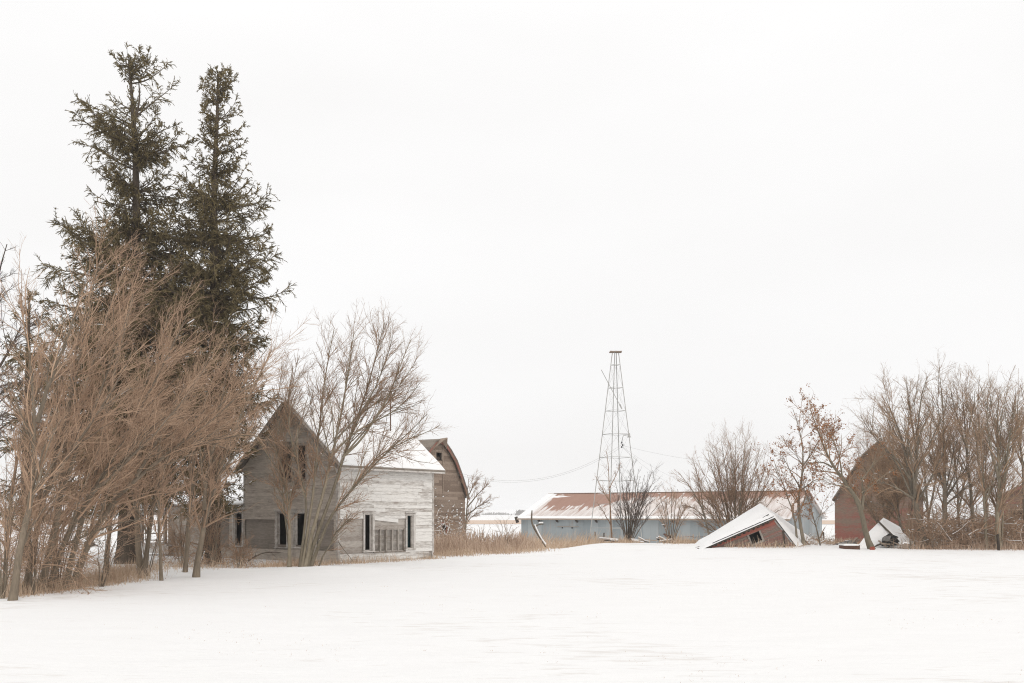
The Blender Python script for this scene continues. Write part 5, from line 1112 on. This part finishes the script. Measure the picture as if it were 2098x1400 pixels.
p = np.concatenate([patch(rg, 900, 1360, 1450, [62, 62], [66, 66], .4, 30), patch(rg, 2500, 1400, 1470, [72, 72], [90, 90], .8, 40), patch(rg, 500, 1255, 1300, [64, 64], [66.5, 66.5], .35, 12)])
blades('dead_grass', 'dry grass round the plank heaps left of the collapsed shed', p, .55, M['grass'], 6, lean=(.15, 0), wdt=.012)
p = np.concatenate([patch(rg, 420, 1480, 1640, [57.1, 57.1], [57.7, 58.0], .3, 40), patch(rg, 2600, 1640, 1760, [60, 61], [75, 76], .5, 70)])
blades('dead_grass', 'thin dry stems round the collapsed shed and oaks', p, .50, M['grass'], 7, wdt=.010)
p = patch(rg, 3200, 1850, 2098, [57.3, 57.3, 56.9], [63, 64, 63], .4, 140)
blades('tall_weeds', 'brown undergrowth below the tall trees on the right', p, .6, M['weed'], 8, wdt=.011, cat='weeds')
# specks of stubble through the snow of the yard
x = rg.uniform(-1, 1, 2600); D = np.exp(rg.uniform(math.log(10.5), math.log(50), 2600)); k = (np.sin(x * 9 + D * .35) + np.sin(D * .9 + x * 3) + rg.normal(0, .6, 2600)) > 1.0
pts = np.repeat(np.stack([x * D * .55, D], -1)[k], 3, axis=0); pts = pts + rg.normal(0, .05, pts.shape) * np.array([1.6, 1])
blades('grass_tips', 'tiny tips of grass showing through the yard snow', pts, .04, M['grass'], 9, wdt=.0045, curve=1.3)

def tangle(name, label, px0, px1, D0, D1, n, hmax, mat, seed, snowfrac=.1, cat='brush', lng=(.6, 2.2), stuff=True, r=.012):
    """heap of fallen limbs and twigs"""
    rg = np.random.default_rng(seed); px = rg.uniform(px0, px1, n); D = rg.uniform(D0, D1, n); x = ax(px, D); z0 = gz(x, D); z = z0 + hmax * rg.beta(1, 2.2, n)
    L = rg.uniform(*lng, n); a = rg.uniform(0, 2 * math.pi, n); e = rg.normal(.25, .55, n); K = 5; P = np.zeros((n, K, 3)); p = np.stack([x, D, z], -1); d = np.stack([np.cos(a) * np.cos(e), np.sin(a) * np.cos(e) * .7, np.sin(e)], -1)
    for k in range(K):
        P[:, k] = p; d = d + rg.normal(0, .16, (n, 3)) - np.array([0, 0, .06]); d /= np.linalg.norm(d, axis=1, keepdims=True); p = p + d * (L / K)[:, None]
    P[:, :, 2] = np.maximum(P[:, :, 2], gz(P[:, :, 0], P[:, :, 1]) + .01)
    rad = (r * rg.lognormal(0, .55, n))[:, None] * np.linspace(1, .35, K)[None]
    g = Geo(); g.tubes(P, rad, 4, rg); P2, R2 = spawn(rg, P, rad, n=4, t0=.2, t1=1, ang=38, sd=14, ratio=.4, K=4, wander=.12, trop=(0, 0, .02), rr=.6, rtip=.004, lmax=.8, rmax=.008); g.tubes(P2, R2, 3, rg)
    mx_ = float(x.mean()); O = (mx_, (D0 + D1) / 2, g1(mx_, (D0 + D1) / 2))
    root = thing(name, label, cat, O); o = g.build('branches', mat, root, O); o['kind'] = 'stuff'
    m = max(2, int(n * snowfrac)); ii = rg.choice(np.where(rad[:, 0] > np.quantile(rad[:, 0], .4))[0], m); Q = P[ii] + np.array([0, -.01, .0]); Q = Q + np.stack([np.zeros((m, K)), np.zeros((m, K)), rad[ii] * .9 + .008], -1)
    g = Geo(); g.tubes(Q, np.maximum(rad[ii] * .9, .009), 5, rg); o = g.build('snow', M['cap'], root, O); o['kind'] = 'stuff'
    return root
tangle('brush_pile', 'tangled heap of fallen limbs under the tall right hand trees', 1875, 2110, 58.0, 64.0, 1300, 2.4, M['twig_brown'], 301, .045, r=.013)
tangle('brush_pile', 'darker tangled undergrowth behind the heap of fallen limbs', 1860, 2110, 63.5, 68.0, 1100, 3.0, M['twig_warm'], 307, .012, r=.013)
tangle('brush_pile', 'low tangle of twigs against the foot of the lean-to wall', 415, 520, 39.5, 44.5, 260, .75, M['twig_brown'], 302, .02, lng=(.4, 1.3), r=.007)
tangle('brush_pile', 'snow laden vines and brush heaped against the grey barn', 893, 958, 66.5, 70.0, 330, 2.4, M['twig_brown'], 303, .22, lng=(.4, 1.2), r=.009)
tangle('brush_pile', 'snowy sticks between the collapsed shed and the red barn', 1640, 1715, 59.5, 64, 90, .5, M['twig_brown'], 304, .35, lng=(.4, 1.3))
tangle('brush_pile', 'shadowy low twigs at the base of the leaning thicket', -10, 190, 27.0, 34.0, 950, 2.9, M['twig_tan'], 305, .004, lng=(.5, 1.7), r=.006)
tangle('brush_pile', 'broken twigs lying by the porch posts', 320, 420, 37.5, 46, 190, 1.6, M['twig_brown'], 306, .02, lng=(.5, 1.6), r=.007)

# fallen limb beside the many stemmed tree and broken limb against the white wall
def limb(label, pts, D, r0, seed, mat):
    rg = np.random.default_rng(seed); O = at(*pts[0], D); P = interp_poly([[*at(x, y, D + dd)] for (x, y), dd in zip(pts, np.linspace(0, .6, len(pts)))], 8); rad = np.linspace(r0, r0 * .35, 8)
    g = Geo(); g.tubes(P[None], rad[None], 6, rg); P2, R2 = spawn(rg, P[None], rad[None], n=5, t0=.2, t1=1, ang=45, sd=12, ratio=.3, K=4, wander=.12, trop=(0, 0, 0), rr=.5, rtip=.005); g.tubes(P2, R2, 3, rg)
    o = g.build('fallen_limb', mat, None, tuple(O)); o.location = O; tag(o, label, 'branch', 'fallen limbs at the house')
limb('forked fallen limb lying below the boarded panel of the gable', [(508, 1150), (525, 1138), (545, 1131), (575, 1132)], 41.5, .035, 5, M['bark_dark'])
limb('thin broken limb drooping to the snow by the white wall corner', [(693, 1110), (705, 1128), (716, 1140), (724, 1152)], 41.8, .022, 6, M['bark_grey'])

# ------------------------------------------------------------------ distant groves
def grove(label, px0, px1, D, h, n, seed):
    rg = np.random.default_rng(seed); px = rg.uniform(px0, px1, n); x = ax(px, D) + rg.normal(0, 1, n); y = D + rg.uniform(-25, 25, n); m = (px0 + px1) / 2; hh = h * rg.uniform(.5, 1.1, n) * np.sqrt(np.clip(1.05 - ((px - m) / (px1 - px0) * 2) ** 2, .12, 1))
    b = np.stack([x, y, np.full(n, -1.2)], -1); d = np.stack([rg.normal(0, .25, n), rg.normal(0, .2, n), np.ones(n)], -1); P = np.stack([b, b + d * (hh * .55)[:, None], b + d * hh[:, None]], 1)
    g = Geo(); g.tubes(P, np.stack([np.full(n, .2), hh * .09, hh * .015], 1), 5, rg); o = g.build('distant_grove', M['bark_dark']); tag(o, label, 'trees', kind='stuff')
grove('far off grove on the horizon left of the long shed', 1056, 1080, 1500, 8.5, 240, 1)
grove('faint far tree line on the horizon right of the small barn tree', 985, 1050, 1900, 5.5, 300, 2)
grove('faint far tree line on the horizon behind the thicket', -20, 330, 1700, 6, 700, 3)

# ------------------------------------------------------------------ winter haze
def build_haze():
    m = bpy.data.materials.new('haze'); m.use_nodes = True; t = m.node_tree; t.nodes.clear(); o_ = t.nodes.new('ShaderNodeOutputMaterial'); v = t.nodes.new('ShaderNodeVolumePrincipled')
    v.inputs['Color'].default_value = (.94, .95, .965, 1); v.inputs['Density'].default_value = .00032; t.links.new(v.outputs[0], o_.inputs['Volume'])
    b = MB(1); b.box((-5600, -60, -3), (5600, 3600, 30)); o = b.build('haze', m); tag(o, 'thin winter haze over the farmyard', None, kind='stuff')
HAZE = True
if HAZE: build_haze()
